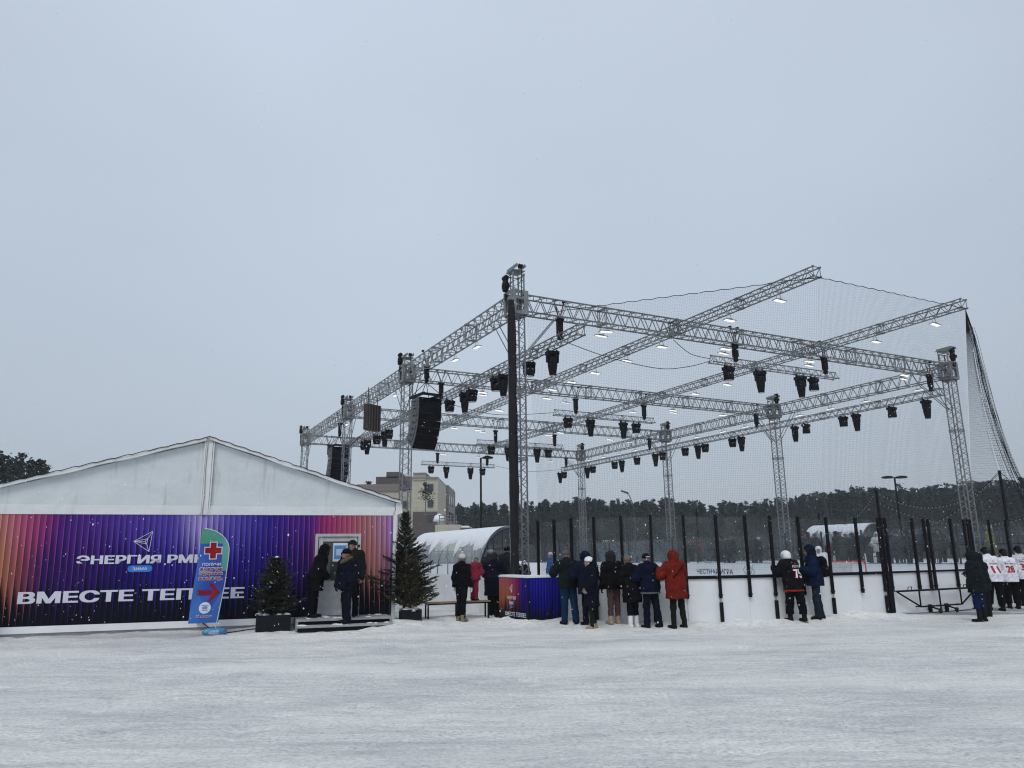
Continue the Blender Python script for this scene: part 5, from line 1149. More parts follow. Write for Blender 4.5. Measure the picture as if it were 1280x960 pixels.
def noise3(p, sd):
    i = np.floor(p).astype(int); f = p-i; f = f*f*(3-2*f); o = 0
    for dx in (0, 1):
        for dy in (0, 1):
            for dz_ in (0, 1):
                n = np.sin((i[:, 0]+dx)*127.1+(i[:, 1]+dy)*311.7+(i[:, 2]+dz_)*74.7+sd*53.3)*43758.5453; n = n-np.floor(n)
                o = o + n*np.where(dx, f[:, 0], 1-f[:, 0])*np.where(dy, f[:, 1], 1-f[:, 1])*np.where(dz_, f[:, 2], 1-f[:, 2])
    return o-.5
def folds(p, sd, a=1.):
    q = p+.04*np.sin(p[:, [2, 0, 1]]*13+sd); return a*(.026*noise3(q*np.array([6, 6, 13.]), sd)+.016*noise3(q*np.array([11, 11, 27.]), sd+3))
def cap_(p, a, b, ra, rb=None, sc=None):
    a = np.array(a, float); b = np.array(b, float); rb = ra if rb is None else rb
    if sc is not None: sc = np.array(sc, float); p = p/sc; a = a/sc; b = b/sc
    ba = b-a; t_ = np.clip(((p-a)@ba)/max(ba@ba, 1e-9), 0, 1); return np.linalg.norm(p-a-t_[:, None]*ba, axis=1) - (ra+(rb-ra)*t_)
def ell(p, c, r, R=None):
    q = p-np.array(c); 
    if R is not None: q = q@R
    r = np.array(r); k0 = np.linalg.norm(q/r, axis=1); return (k0-1)*r.min()
def smin(a, b, k=.03): h = np.clip(.5+.5*(b-a)/k, 0, 1); return b+(a-b)*h-k*h*(1-h)
def U(k, *ds):
    o = ds[0]
    for d in ds[1:]: o = smin(o, d, k)
    return o
def pmesh(name, parts, mats):
    V = []; F = []; M = []; o = 0
    for (P, f, mi) in parts: V.append(P); F.append(f+o); M += list(mi) if hasattr(mi, '__len__') else [mi]*len(f); o += len(P)
    V = np.concatenate(V); F = np.concatenate(F); me = bpy.data.meshes.new(name); me.from_pydata(V.tolist(), [], F.tolist())
    for mm in mats: me.materials.append(mm)
    me.polygons.foreach_set('material_index', M); me.polygons.foreach_set('use_smooth', [True]*len(F)); me.update(); return me
def cloth(name, col, rough=.85, sc=14, var=.25): return mat('cloth_'+name, col, rough, 0, var, sc, .35, 55, .05)
M_skin = mat('skin', (.27, .155, .115), .55, 0, .1, 12); M_eye = mat('eye', (.02, .015, .012), .2); M_lip = mat('lip', (.36, .13, .11), .5); M_fur = mat('fur', (.10, .072, .045), .95, 0, .5, 40, .8, 60); M_furk = mat('dark_fur', (.008, .007, .007), .95, 0, .5, 40, .8, 60)
def rotx(a): c, s = math.cos(a), math.sin(a); return np.array([[1, 0, 0], [0, c, -s], [0, s, c]])
def rotz_(a): c, s = math.cos(a), math.sin(a); return np.array([[c, -s, 0], [s, c, 0], [0, 0, 1]])
ARMS = {'down': ((.05, -.02, -.28), (.07, .05, -.52)), 'fwd': ((.09, .03, -.27), (.02, .27, -.24)), 'rail': ((.13, .10, -.22), (.02, .30, -.10)), 'back': ((.09, -.12, -.24), (-.13, -.20, -.34)), 'pocket': ((.11, -.05, -.27), (.03, .10, -.44)), 'phone': ((.06, .08, -.26), (-.05, .30, -.12))}
def person(label, pos, rz, h=1.7, arms=('down', 'down'), lean=4., legs=((0, 0, .10), (0, 0, .10)), head=(0, 0), wear={}, vox=.017, group=None, cat='person'):
    """wear: jacket=(col,hem,thick), trousers=(col,thick), boots=(col,top), hat=(kind,col), hood=col, gloves=col, fur=..., skates"""
    k = h/1.72; lean = D2R(lean); Rl = rotx(-lean); pel = np.array([0, 0, .93])
    def up(v): return (pel + Rl@(np.array(v)-pel))*k
    L = {}
    for s, nm, (hip, kn, sp) in ((-1, 'L', legs[0]), (1, 'R', legs[1])):
        hj = np.array([s*.09, 0, .91]); a = D2R(hip); b_ = a - D2R(kn)
        kj = hj + np.array([s*(sp-.09)*.5, math.sin(a)*.43, -math.cos(a)*.43]); aj = kj + np.array([s*(sp-.09)*.5, math.sin(b_)*.41, -math.cos(b_)*.41]); L[nm] = [hj*k, kj*k, aj*k]
    dz = min(L['L'][2][2], L['R'][2][2]) - .075*k
    A = {}
    for s, nm, ar in ((-1, 'L', arms[0]), (1, 'R', arms[1])):
        sh = up((s*.185, 0, 1.40)); e, w = ARMS[ar]; el = sh + np.array([s*e[0], e[1], e[2]])*k; wr = sh + np.array([s*w[0], w[1], w[2]])*k; A[nm] = [sh, el, wr]
    hy, hp = D2R(head[0]), D2R(head[1]); hc = up((0, .035, 1.60)); HR = rotz_(hy)@rotx(-hp)
    shift = np.array([0, 0, -dz])
    def body_f(p):
        d = U(.05*k, cap_(p, up((-.10, 0, 1.33)), up((.10, 0, 1.33)), .10*k), cap_(p, up((-.07, 0, 1.10)), up((.07, 0, 1.10)), .095*k), cap_(p, (-.07*k, 0, .93*k), (.07*k, 0, .93*k), .10*k), cap_(p, up((0, 0, 1.1)), up((0, 0, 1.35)), .10*k))
        d = smin(d, cap_(p, up((0, .0, 1.42)), hc-np.array([0, .01, .05]), .055*k, .05*k), .03)
        for nm in 'LR': d = U(.03, d, cap_(p, *L[nm][:2], .08*k, .055*k), cap_(p, *L[nm][1:], .055*k, .04*k), cap_(p, *A[nm][:2], .048*k, .038*k), cap_(p, *A[nm][1:], .038*k, .028*k), cap_(p, L[nm][2]+[0, -.02*k, -.02*k], L[nm][2]+[0, .10*k, -.035*k], .022*k))
        return d
    def head_f(p):
        q = ((p-hc)@HR)/k
        d = U(.03, ell(q, (0, -.012, .02), (.074, .092, .092)), ell(q, (0, .02, -.045), (.054, .066, .075)))
        d = U(.012, d, cap_(q, (0, .085, .012), (0, .107, -.022), .009, .014), cap_(q, (-.035, .073, .022), (.035, .073, .022), .012), cap_(q, (-.018, .078, -.06), (.018, .078, -.06), .010), ell(q, (0, .075, -.09), (.02, .016, .016)))
        for s in (-1, 1): d = np.maximum(d, -ell(q, (s*.031, .092, .006), (.014, .010, .009))); d = smin(d, ell(q, (s*.076, -.005, -.005), (.010, .020, .031)), .006)
        return d*k
    lo = np.array([-.55, -.45, 0])*k; hi = np.array([.55, .75, 1.5])*k
    lo[2] = -.0+dz-.01
    parts = []
    P, F = surfnet(body_f, lo, np.array([hi[0], hi[1], hc[2]-.02]), max(vox*1.3, .02)); parts.append((P, F, 0))
    hv = .009 if vox < .03 else .022
    P, F = surfnet(head_f, hc-np.array([.13, .15, .15])*k, hc+np.array([.13, .15, .15])*k, hv)
    cq = ((P[F].mean(1)-hc)@HR)/k; mi = np.zeros(len(F), int); 
    mi[(np.abs(np.abs(cq[:, 0])-.031) < .013) & (np.abs(cq[:, 2]-.006) < .009) & (cq[:, 1] > .06)] = 1
    mi[(np.abs(cq[:, 0]) < .024) & (np.abs(cq[:, 2]+.061) < .009) & (cq[:, 1] > .06)] = 2; parts.append((P, F, mi))
    gl = wear.get('gloves')
    # hands with five fingers, slightly curled
    HM = []
    for s, nm in ((-1, 'L'), (1, 'R')):
        wr = A[nm][2]; fd = A[nm][2]-A[nm][1]; fd = fd/np.linalg.norm(fd); bx = np.array([-s*.35, .9, .1]); bx = bx-fd*(bx@fd); bx /= np.linalg.norm(bx); nz_ = np.cross(fd, bx)*s
        g = .003 if gl else 0
        def hand_f(p, wr=wr, fd=fd, bx=bx, nz_=nz_, g=g):
            c = lambda u, v, w: wr + (fd*u + bx*v + nz_*w)*k
            d = U(.012, cap_(p, c(.0, 0, 0), c(.045, 0, 0), (.026+g)*k), cap_(p, c(.05, -.026, 0), c(.085, -.028, 0), (.015+g)*k), cap_(p, c(.05, .022, 0), c(.085, .026, 0), (.015+g)*k))
            for v, ln in ((.031, .062), (.010, .072), (-.012, .066), (-.032, .05)):
                d = U(.004, d, cap_(p, c(.085, v, 0), c(.085+ln*.55, v*1.08, -.010), (.0098+g)*k, (.0092+g)*k), cap_(p, c(.085+ln*.55, v*1.08, -.010), c(.085+ln*.8, v*1.05, -.042), (.0092+g)*k, (.008+g)*k))
            d = U(.006, d, cap_(p, c(.02, .03, -.005), c(.055, .055, -.02), (.0125+g)*k, (.011+g)*k), cap_(p, c(.055, .055, -.02), c(.085, .058, -.034), (.011+g)*k, (.009+g)*k)); return d
        if vox < .03: HM.append(surfnet(hand_f, wr-.15*k, wr+.21*k, .0075))
        else: HM.append(surfnet(lambda p, wr=wr, fd=fd: cap_(p, wr, wr+fd*.12*k, .04*k, .03*k), wr-.12, wr+.2, .022))
    if not gl: parts += [(P, F, 0) for P, F in HM]
    me = pmesh('person', parts, [M_skin, M_eye, M_lip]); root = mk('person', me, None, (pos[0], pos[1], pos[2]-dz), (0, 0, rz)); tag(root, label, cat, group)
    if gl:
        for P, F in HM: mk('glove', pmesh('glove', [(P, F, 0)], [gl]), root)
    def piece(name, f, lo, hi, m_, v=vox, parent=root):
        P, F = surfnet(f, lo, hi, v); return mk(name, pmesh(name, [(P, F, 0)], [m_]), parent) if len(F) else None
    # trousers
    tc, th = wear.get('trousers', (cloth('black', (.0045, .0045, .0055)), .02)); btop = wear.get('boots', (None, .2))[1]
    def tr_f(p):
        d = cap_(p, (-.07*k, 0, .95*k), (.07*k, 0, .95*k), (.10+th)*k); w = folds(p, len(label)%13+5, .75)
        for nm in 'LR': d = smin(d, U(.02, cap_(p, *L[nm][:2], (.083+th)*k, (.060+th)*k), cap_(p, L[nm][1], L[nm][2]+np.array([0, 0, .0]), (.060+th)*k, (.050+th)*k)), .02)
        return np.maximum(d+w, (dz+(btop-.04 if btop > .2 else .045)*k)-p[:, 2])
    piece('trousers', tr_f, (-.36*k, -.38*k, dz-.01), (.36*k, .55*k, 1.12*k), tc)
    bc = wear.get('boots', (cloth('boot_black', (.010, .010, .011), .6), .2))[0]
    for s, nm in ((-1, 'L'), (1, 'R')):
        an = L[nm][2]; sd = s*.025
        def bt_f(p, an=an, sd=sd):
            d = U(.03, cap_(p, an+np.array([0, -.005, 0])*k, an+np.array([0, -.005, btop-.08])*k, .058*k, .062*k), cap_(p, an+np.array([0, -.04, -.03])*k, an+np.array([sd, .15, -.035])*k, .048*k, .042*k)); d = np.maximum(d, (p[:, 2]-(an[2]+(btop-.075)*k))) 
            return np.maximum(d, (an[2]-.075*k)-p[:, 2])
        bo = piece('boot', bt_f, an-np.array([.12, .15, .09])*k, an+np.array([.14, .26, btop+.02])*k, bc)
        if wear.get('skates'):
            mb = MB(); a_ = an+np.array([sd*.5, .04, -.09])*k; mb.box(tuple(a_), (.012, .30*k, .035)); mb.box((a_[0], a_[1]-.09, a_[2]+.03), (.035, .05, .05)); mb.box((a_[0], a_[1]+.09, a_[2]+.03), (.035, .05, .05)); mb.build('skate_blade', M_steel, bo)
    # jacket
    jc, hem, jt = wear['jacket'][:3]; puff = wear['jacket'][3] if len(wear['jacket']) > 3 else 0
    def jk_f(p):
        d = U(.07*k, cap_(p, up((-.115, 0, 1.34)), up((.115, 0, 1.34)), (.10+jt)*k), cap_(p, up((-.085, 0, 1.10)), up((.085, 0, 1.10)), (.105+jt)*k), cap_(p, up((-.08, 0, .95)), up((.08, 0, .95)), (.115+jt)*k), cap_(p, up((0, 0, 1.05)), up((0, 0, 1.35)), (.11+jt)*k))
        if hem < .85: d = U(.06*k, d, cap_(p, (-.075*k, .0, hem*k-.05), (.075*k, .0, hem*k-.05), (.125+jt)*k), cap_(p, (0, 0, hem*k), (0, 0, .95*k), (.14+jt)*k), cap_(p, (-.08*k, 0, hem*k), (-.07*k, 0, .95*k), (.12+jt)*k), cap_(p, (.08*k, 0, hem*k), (.07*k, 0, .95*k), (.12+jt)*k))
        for nm in 'LR': d = U(.035*k, d, cap_(p, *A[nm][:2], (.058+jt)*k, (.050+jt)*k), cap_(p, *A[nm][1:], (.050+jt)*k, (.040+jt*.8)*k))
        d = smin(d, cap_(p, up((0, 0, 1.42)), up((0, .0, 1.47)), (.085+jt*.4)*k), .03)
        w = folds(p, len(label)%17+hem) - .003
        if wear.get('jersey'): w = w*.6
        if puff: w = w*.3 + .009*np.abs(np.sin(p[:, 2]*math.pi/puff))**.6 * -1 + .006
        return np.maximum(d+w, hem*k-p[:, 2])
    jo = piece('jersey' if wear.get('jersey') else 'jacket', jk_f, (-.52*k, -.5*k, hem*k-.03), (.52*k, .75*k, 1.66*k), jc)
    if wear.get('trim'):
        piece('hem_band', lambda p: np.maximum(np.maximum(jk_f(p)-.006, p[:, 2]-(hem+.035)*k), (hem-.008)*k-p[:, 2]), (-.5*k, -.5*k, hem*k-.04), (.5*k, .5*k, hem*k+.08), wear['trim'], .012)
    # head wear
    def hq(p): return ((p-hc)@HR)/k
    hl, hh = hc-np.array([.24, .26, .27])*k, hc+np.array([.24, .26, .27])*k
    hv2 = .012 if vox < .03 else .028
    if wear.get('hair') is not None: piece('hair', lambda p: np.maximum(U(.02, ell(hq(p), (0, -.03, .03), (.088, .10, .10)), ell(hq(p), (0, -.07, -.06), (.075, .06, .12))), ell(hq(p), (0, .10, -.03), (.07, .09, .115))*-1), hl, hh, wear['hair'], hv2)
    hat = wear.get('hat')
    if hat:
        kind, hcol = hat[:2]
        if kind == 'beanie':
            piece('hat', lambda p: np.maximum(U(.015, ell(hq(p), (0, -.012, .05), (.092, .108, .095)), cap_(hq(p), (-.02, -.012, .042), (.02, -.012, .042), .083)) + .003*np.sin(np.arctan2(hq(p)[:, 0], hq(p)[:, 1])*22), -(hq(p)[:, 2]-.018+hq(p)[:, 1]*-.12)), hl, hh, hcol, hv2)
            if len(hat) > 2: piece('hat_band', lambda p: np.maximum(np.maximum(ell(hq(p), (0, -.012, .05), (.095, .111, .098)), -(hq(p)[:, 2]-.035)), hq(p)[:, 2]-.058), hl, hh, hat[2], hv2*.8)
            if len(hat) > 3: piece('pompom', lambda p: ell(hq(p), (0, -.012, .165), (.04, .04, .038)) + .004*np.sin(p[:, 0]*300)*np.sin(p[:, 1]*280), hl, hh, hat[3], hv2)
        if kind == 'helmet':
            piece('helmet', lambda p: np.maximum(np.maximum(U(.02, ell(hq(p), (0, -.015, .035), (.112, .135, .115)), ell(hq(p), (0, -.05, -.02), (.11, .10, .10))), -(hq(p)[:, 2]+.065)), -ell(hq(p), (0, .12, -.04), (.075, .08, .085))), hl, hh, hcol, hv2)
            mb = MB()
            def wp(v): return tuple(hc+HR@(np.array(v)*k))
            for xx in np.linspace(-.07, .07, 6): mb.tube([wp((xx, .115-abs(xx)*.5, .04)), wp((xx, .14-abs(xx)*.5, -.03)), wp((xx*.8, .11-abs(xx)*.5, -.11))], .0035, 4)
            for zz_ in (.02, -.02, -.06): mb.tube([wp((-.09, .08, zz_)), wp((0, .145, zz_)), wp((.09, .08, zz_))], .0035, 4)
            mb.build('face_cage', M_steel, root)
            mb = MB()
            for s in (-1, 1):
                for zz_ in (.05, .02): mb.box(wp((s*.108, -.02, zz_)), (.01, .03, .01))
            mb.build('ear_vent', M_blackp, root)
    if wear.get('hood') is not None:
        def hood_f(p):
            q = hq(p); o_ = U(.04, ell(q, (0, -.028, .022), (.128, .142, .140)), ell(q, (0, -.045, -.09), (.125, .12, .11))); i_ = ell(q, (0, .13, -.015), (.085, .16, .115)); return np.maximum(o_*k + .004*np.sin(p[:, 2]*70+p[:, 0]*40), -i_*k)
        piece('hood', hood_f, hl, hh, wear['hood'], hv2 if vox < .03 else vox)
    elif wear.get('hood_down') is not None:
        piece('hood', lambda p: U(.03, ell(hq(p), (0, -.10, -.16), (.13, .075, .09)), ell(hq(p), (0, -.03, -.17), (.135, .11, .05))) + .004*np.sin(p[:, 0]*60), hl-np.array([0, 0, .1]), hh, wear['hood_down'], hv2)
    if wear.get('fur') is not None:
        def fur_f(p):
            q = hq(p); cz = -.13 if wear.get('fur_collar') else -.01; cy = .03 if wear.get('fur_collar') else .055; ry = .115 if wear.get('fur_collar') else .02
            if wear.get('fur_collar'): r = np.sqrt((np.hypot(q[:, 0]/1.15, (q[:, 1]+.005)/1.)-.115)**2 + ((q[:, 2]+.135+q[:, 1]*.35)*.9)**2)-.042
            else: r = np.sqrt((np.hypot(q[:, 0], (q[:, 2]+.01)/1.2)-.108)**2 + (q[:, 1]-.055)**2)-.026
            return (r + .010*np.sin(p[:, 0]*140+p[:, 2]*90)*np.sin(p[:, 1]*150+p[:, 2]*120))*k
        piece('fur_trim', fur_f, hl-np.array([.06, .06, .1]), hh+.06, wear['fur'], hv2*.9)
    if wear.get('scarf') is not None: piece('scarf', lambda p: (np.sqrt((np.hypot(hq(p)[:, 0], hq(p)[:, 1]+.01)-.085)**2+((hq(p)[:, 2]+.135)*.6)**2)-.03)*k, hl-.05, hh, wear['scarf'], hv2)
    root['_k'] = k
    return root, jo, dict(up=up, k=k, A=A, hc=hc, L=L)
def on_back(jo, text, cx, cz, w, h, m_, bold=.03, off=.010, name='number', tilt=0.):
    """print on the back of a jersey, draped onto its surface"""
    me0 = jo.data; bv = BVHTree.FromPolygons([v.co[:] for v in me0.vertices], [p.vertices[:] for p in me0.polygons])
    me = textmesh(text, w, h, bold, m_)
    import bmesh
    bm = bmesh.new(); bm.from_mesh(me); bmesh.ops.triangulate(bm, faces=bm.faces[:]); bmesh.ops.subdivide_edges(bm, edges=[e for e in bm.edges if e.calc_length() > .05], cuts=2, use_grid_fill=False)
    for v in bm.verts:
        x = v.co.x*math.cos(tilt)-v.co.z*math.sin(tilt)+cx; z = v.co.x*math.sin(tilt)+v.co.z*math.cos(tilt)+cz; hit = bv.ray_cast(Vector((x, -1.5, z)), Vector((0, 1, 0))); v.co = Vector((x, (hit[0].y if hit[0] else -.15)-off, z))
    bm.to_mesh(me); bm.free(); return mk(name, me, jo)
# cloths
K = lambda n, c, **k_: cloth(n, c, **k_)
c_black = K('black', (.0045, .0045, .0055)); c_navy = K('navy', (.005, .008, .022)); c_dnavy = K('dark_navy', (.0045, .006, .013)); c_blue = K('blue', (.0045, .0115, .034)); c_jean = K('jeans', (.007, .024, .060)); c_nblue = K('night_blue', (.0035, .0065, .019)); c_green = K('dark_green', (.007, .011, .011)); c_red = K('red', (.125, .013, .008)); c_olive = K('olive', (.010, .012, .009)); c_grey = K('grey_knit', (.09, .095, .10)); c_lgrey = K('pale_knit', (.48, .47, .46)); c_mauve = K('mauve', (.075, .042, .040)); c_beige = K('beige', (.30, .24, .18)); c_brownk = K('brown_knit', (.14, .11, .085)); c_white = K('white', (.66, .66, .66)); c_pink = K('pink', (.19, .018, .042)); c_char = K('charcoal', (.014, .017, .020)); c_tan = K('tan_boot', (.20, .17, .12)); c_orange = K('orange', (.42, .06, .02)); c_yel = K('yellow', (.18, .18, .05)); c_sky = K('sky_blue', (.02, .075, .22))
c_jwhite = K('jersey_white', (.66, .67, .71)); M_num = mat('number_red', (.28, .015, .02), .6); M_numw = mat('number_white', (.72, .72, .76), .6); M_dk = mat('name_dark', (.05, .05, .10), .6)
b_black = K('boot_black', (.010, .010, .011))
def foot2(px, gap=.5):
    p = atY(px, 780, board_Y(px)-gap); return (p[0], p[1], float(ground_z(p[0], p[1]))-.02)
def foot(px, py, dz=0.): p = atz(px, py, 0); return (p[0], p[1], float(ground_z(p[0], p[1]))+dz-.015)
GB = 'people lined up along the rink boards'
AW = TH                                                           # facing the rink
# at the tent door
sp = lambda s, y, z=.25: TW(s+9.46, y, z)
person('person in a black hooded coat bending at the left of the tent door', (*sp(-2.02, -.45)[:2], .25), D2R(-65), 1.74, ('down', 'pocket'), 16, ((4, 6, .10), (-6, 2, .10)), (0, 18), dict(jacket=(c_black, .62, .045), trousers=(c_black, .02), hood=c_black, fur=M_furk))
person('person in a navy jacket with a brown fur collar stepping down from the tent', (*sp(-1.32, -1.13)[:2], .14), D2R(148), 1.72, ('pocket', 'down'), 3, ((10, 14, .10), (-4, 4, .10)), (-55, 4), dict(jacket=(c_dnavy, .78, .04), trousers=(c_dnavy, .02), hat=('beanie', c_black), fur=M_fur, fur_collar=1, scarf=c_black, gloves=c_black))
person('person in an olive coat and green knitted cap standing in the doorway', (*sp(-1.13, -.45)[:2], .25), D2R(168), 1.82, ('down', 'down'), 2, wear=dict(jacket=(c_olive, .70, .045), trousers=(c_black, .02), hat=('beanie', c_olive)))
# by the bench
q = atY(577, 773.5, 20.3); q = (q[0], q[1], float(ground_z(q[0], q[1]))); person('person in a black jacket and white knitted hat standing by the bench', q, D2R(-28), 1.70, ('down', 'down'), 1, ((2, 4, .09), (-8, -1, .11)), (-20, 0), dict(jacket=(c_black, .86, .018), trousers=(c_black, .012), boots=(c_tan, .18), hat=('beanie', c_lgrey, c_lgrey, c_lgrey), gloves=c_white, hood_down=c_black))
bq = Vector((p0[0], p0[1], 0)) if False else None
pch = np.array(be.location[:2]) + np.array([math.cos(bz), math.sin(bz)])*(bl*.77); person('child in a pink snowsuit and grey hat standing on the bench', (pch[0], pch[1], .50), D2R(-30), 1.12, ('down', 'fwd'), 8, ((3, 6, .10), (-3, 2, .10)), (0, 0), dict(jacket=(c_pink, .80, .06), trousers=(c_pink, .04), hat=('beanie', c_grey, c_lgrey), fur=M_fur, fur_collar=1, gloves=c_pink, boots=(b_black, .15)))
q = foot(617, 772.5); person('person in a long dark navy padded coat leaning on the left end of the counter', q, D2R(-20), 1.72, ('fwd', 'fwd'), 8, ((4, 6, .11), (-4, 2, .11)), (0, 10), dict(jacket=(c_dnavy, .56, .055, .10), trousers=(c_black, .02), hair=M_furk, hood_down=c_dnavy))
q = atY(619, 768, 22.7); person('person with a dark jacket, fur-edged hood and black hair beside the child', (q[0], q[1], 0), D2R(-25), 1.72, ('fwd', 'fwd'), 6, wear=dict(jacket=(c_char, .66, .05), trousers=(c_black, .02), hair=M_furk, fur=M_fur, fur_collar=1, hood_down=c_char))
q = atY(612.5, 768, 23.4); person('person in a pale grey knitted hat behind the fur-edged hood at the dugout', (q[0], q[1], .0), D2R(-25), 1.87, ('fwd', 'fwd'), 4, wear=dict(jacket=(c_char, .66, .05), trousers=(c_black, .02), hat=('beanie', c_lgrey)))
q = atY(634, 720, 23.4); person('person in a dark grey coat standing inside the clear dugout', (q[0], q[1], .12), D2R(-15), 1.80, ('pocket', 'pocket'), 2, wear=dict(jacket=(c_char, .7, .055), trousers=(c_black, .02), hat=('beanie', c_black)))
for k_, (b_, c_, l_) in enumerate(((4.0, K('teal', (.008, .020, .024)), 'person in a dark teal jacket sitting out inside the clear dugout'), (5.4, c_black, 'person in a black jacket farther back inside the clear dugout'))):
    q = W(.45, b_); person(l_, (q[0], q[1], .0), TH+D2R(-80), 1.62, ('fwd', 'fwd'), 6, wear=dict(jacket=(c_, .7, .05), trousers=(c_black, .02), hat=('beanie', c_grey)), vox=.03)
# along the boards
q = foot2(712, 0.62); person('person in a dark green jacket, blue jeans and grey beanie at the counter', q, AW+D2R(-6), 1.76, ('rail', 'rail'), 7, ((2, 3, .12), (-5, 1, .14)), (0, 8), dict(jacket=(c_green, .84, .05), trousers=(c_jean, .03), hat=('beanie', c_grey), boots=(b_black, .16), hood_down=c_green), group=GB)
q = foot2(737, 0.55); person('person in a navy hooded jacket behind the person holding pale mittens', q, AW, 1.70, ('rail', 'rail'), 8, wear=dict(jacket=(c_navy, .72, .06, .09), trousers=(c_dnavy, .02), hood=c_navy), group=GB)
q = foot2(741, 1.35); person('person in a long dark coat with white hat and pale mittens held behind', q, AW+D2R(62), 1.60, ('pocket', 'pocket'), 2, ((3, 5, .08), (-3, 1, .09)), (8, 0), dict(jacket=(c_dnavy, .55, .035), trousers=(c_olive, .01), boots=(c_beige, .16), hat=('beanie', c_white), gloves=c_beige, hair=c_dnavy, hood_down=c_black), group=GB)
q = foot2(768.5, 0.52); person('person in a black furry hood and mauve trousers at the boards', q, AW+D2R(-4), 1.66, ('down', 'rail'), 6, wear=dict(jacket=(c_black, .83, .045), trousers=(c_mauve, .012), boots=(c_beige, .22), hood=M_furk, gloves=c_black), group=GB)
q = foot2(792, 0.58); person('person in a long black coat, brown beanie and tall white boots', q, AW+D2R(8), 1.62, ('fwd', 'fwd'), 8, wear=dict(jacket=(c_black, .60, .05), trousers=(c_black, .015), boots=(c_white, .33), hat=('beanie', c_brownk), hood_down=c_black), group=GB)
q = foot2(815, 0.52); person('person in a navy jacket and navy hat with a white stripe at the boards', q, AW+D2R(4), 1.66, ('rail', 'down'), 6, ((5, 8, .13), (-8, 0, .14)), (0, 6), dict(jacket=(c_nblue, .80, .05), trousers=(c_dnavy, .025), hat=('beanie', c_dnavy, c_white), trim=c_grey), group=GB)
q = foot2(848, 0.62); rp, rj, rd = person('person in a red hooded parka with a black strap across the back', q, AW+D2R(-2), 1.70, ('rail', 'rail'), 5, ((2, 3, .12), (-3, 1, .13)), (18, 4), dict(jacket=(c_red, .66, .055), trousers=(c_olive, .012), hood=c_red, gloves=c_black, boots=(b_black, .24)), group=GB)
bv = BVHTree.FromPolygons([v.co[:] for v in rj.data.vertices], [p.vertices[:] for p in rj.data.polygons]); mb = MB(); L_ = []
for i in range(17):
    x = -.16+.30*i/16; z = 1.12+.27*i/16; hit = bv.ray_cast(Vector((x, -1.5, z)), Vector((0, 1, 0)))
    if hit[0]: L_.append((x, hit[0].y-.008, z))
for i in range(len(L_)-1): mb.bar(L_[i], L_[i+1], .013, 5)
if L_: mb.build('bag_strap', c_black, rp)
# hockey player in black and companion
q = foot2(996, 0.55); pp, pj, _ = person('hockey player in a black jersey with number 75 and a white helmet', q, AW+D2R(-2), 1.66, ('rail', 'rail'), 12, ((10, 6, .09), (-14, -8, .12)), (0, 4), dict(jacket=(K('jersey_black', (.0055, .0055, .0065)), .74, .055), jersey=1, trousers=(c_black, .045), hat=('helmet', mat('helmet_white', (.7, .72, .72), .3)), trim=K('hem_red', (.26, .02, .012)), skates=1, boots=(b_black, .22)), group=GB)
on_back(pj, '75', .06, 1.12, .27, .215, M_red, .075, .007, 'number_outline'); on_back(pj, '75', .06, 1.12, .25, .195, M_numw, .035, .012); on_back(pj, 'РЕПТОН', .06, 1.29, .26, .06, M_numw, .02, .010, 'name_letters'); on_back(pj, '^', .03, 1.36, .06, .03, M_red, .02, .010, 'crest')
q = foot2(1024, 0.6); bp_, bj, bd2 = person('person in a blue hooded jacket wearing a black backpack', q, AW+D2R(52), 1.74, ('fwd', 'pocket'), 4, ((4, 6, .10), (-6, 2, .11)), (0, 6), dict(jacket=(c_blue, .78, .045), trousers=(K('slate', (.012, .019, .031)), .02), hood=K('hood_navy', (.005, .007, .022)), boots=(b_black, .16)), group=GB)
kk = bd2['k']; upf = bd2['up']
P, F = surfnet(lambda p: U(.05, cap_(p, upf((-.06, -.24, 1.08)), upf((.06, -.24, 1.08)), .12*kk), cap_(p, upf((-.05, -.22, 1.34)), upf((.05, -.22, 1.34)), .10*kk), cap_(p, upf((0, -.23, 1.1)), upf((0, -.22, 1.34)), .12*kk), cap_(p, upf((0, -.33, 1.05)), upf((0, -.32, 1.14)), .07*kk)) + .004*np.sin(p[:, 2]*40), (-.3, -.6, .85), (.3, .05, 1.6), .016)
bk = mk('backpack', pmesh('backpack', [(P, F, 0)], [c_black]), None, bp_.location, bp_.rotation_euler); tag(bk, 'black backpack worn over the blue hooded jacket', 'backpack')
mb = MB()
for s in (-.13, .13): mb.tube([tuple(upf((s, -.17, 1.40))), tuple(upf((s, -.06, 1.50))), tuple(upf((s, .10, 1.46))), tuple(upf((s*1.1, .185, 1.3))), tuple(upf((s*1.35, .12, 1.10))), tuple(upf((s*1.2, -.10, 1.0)))], .020, 6)
mb.build('strap', c_black, bk)
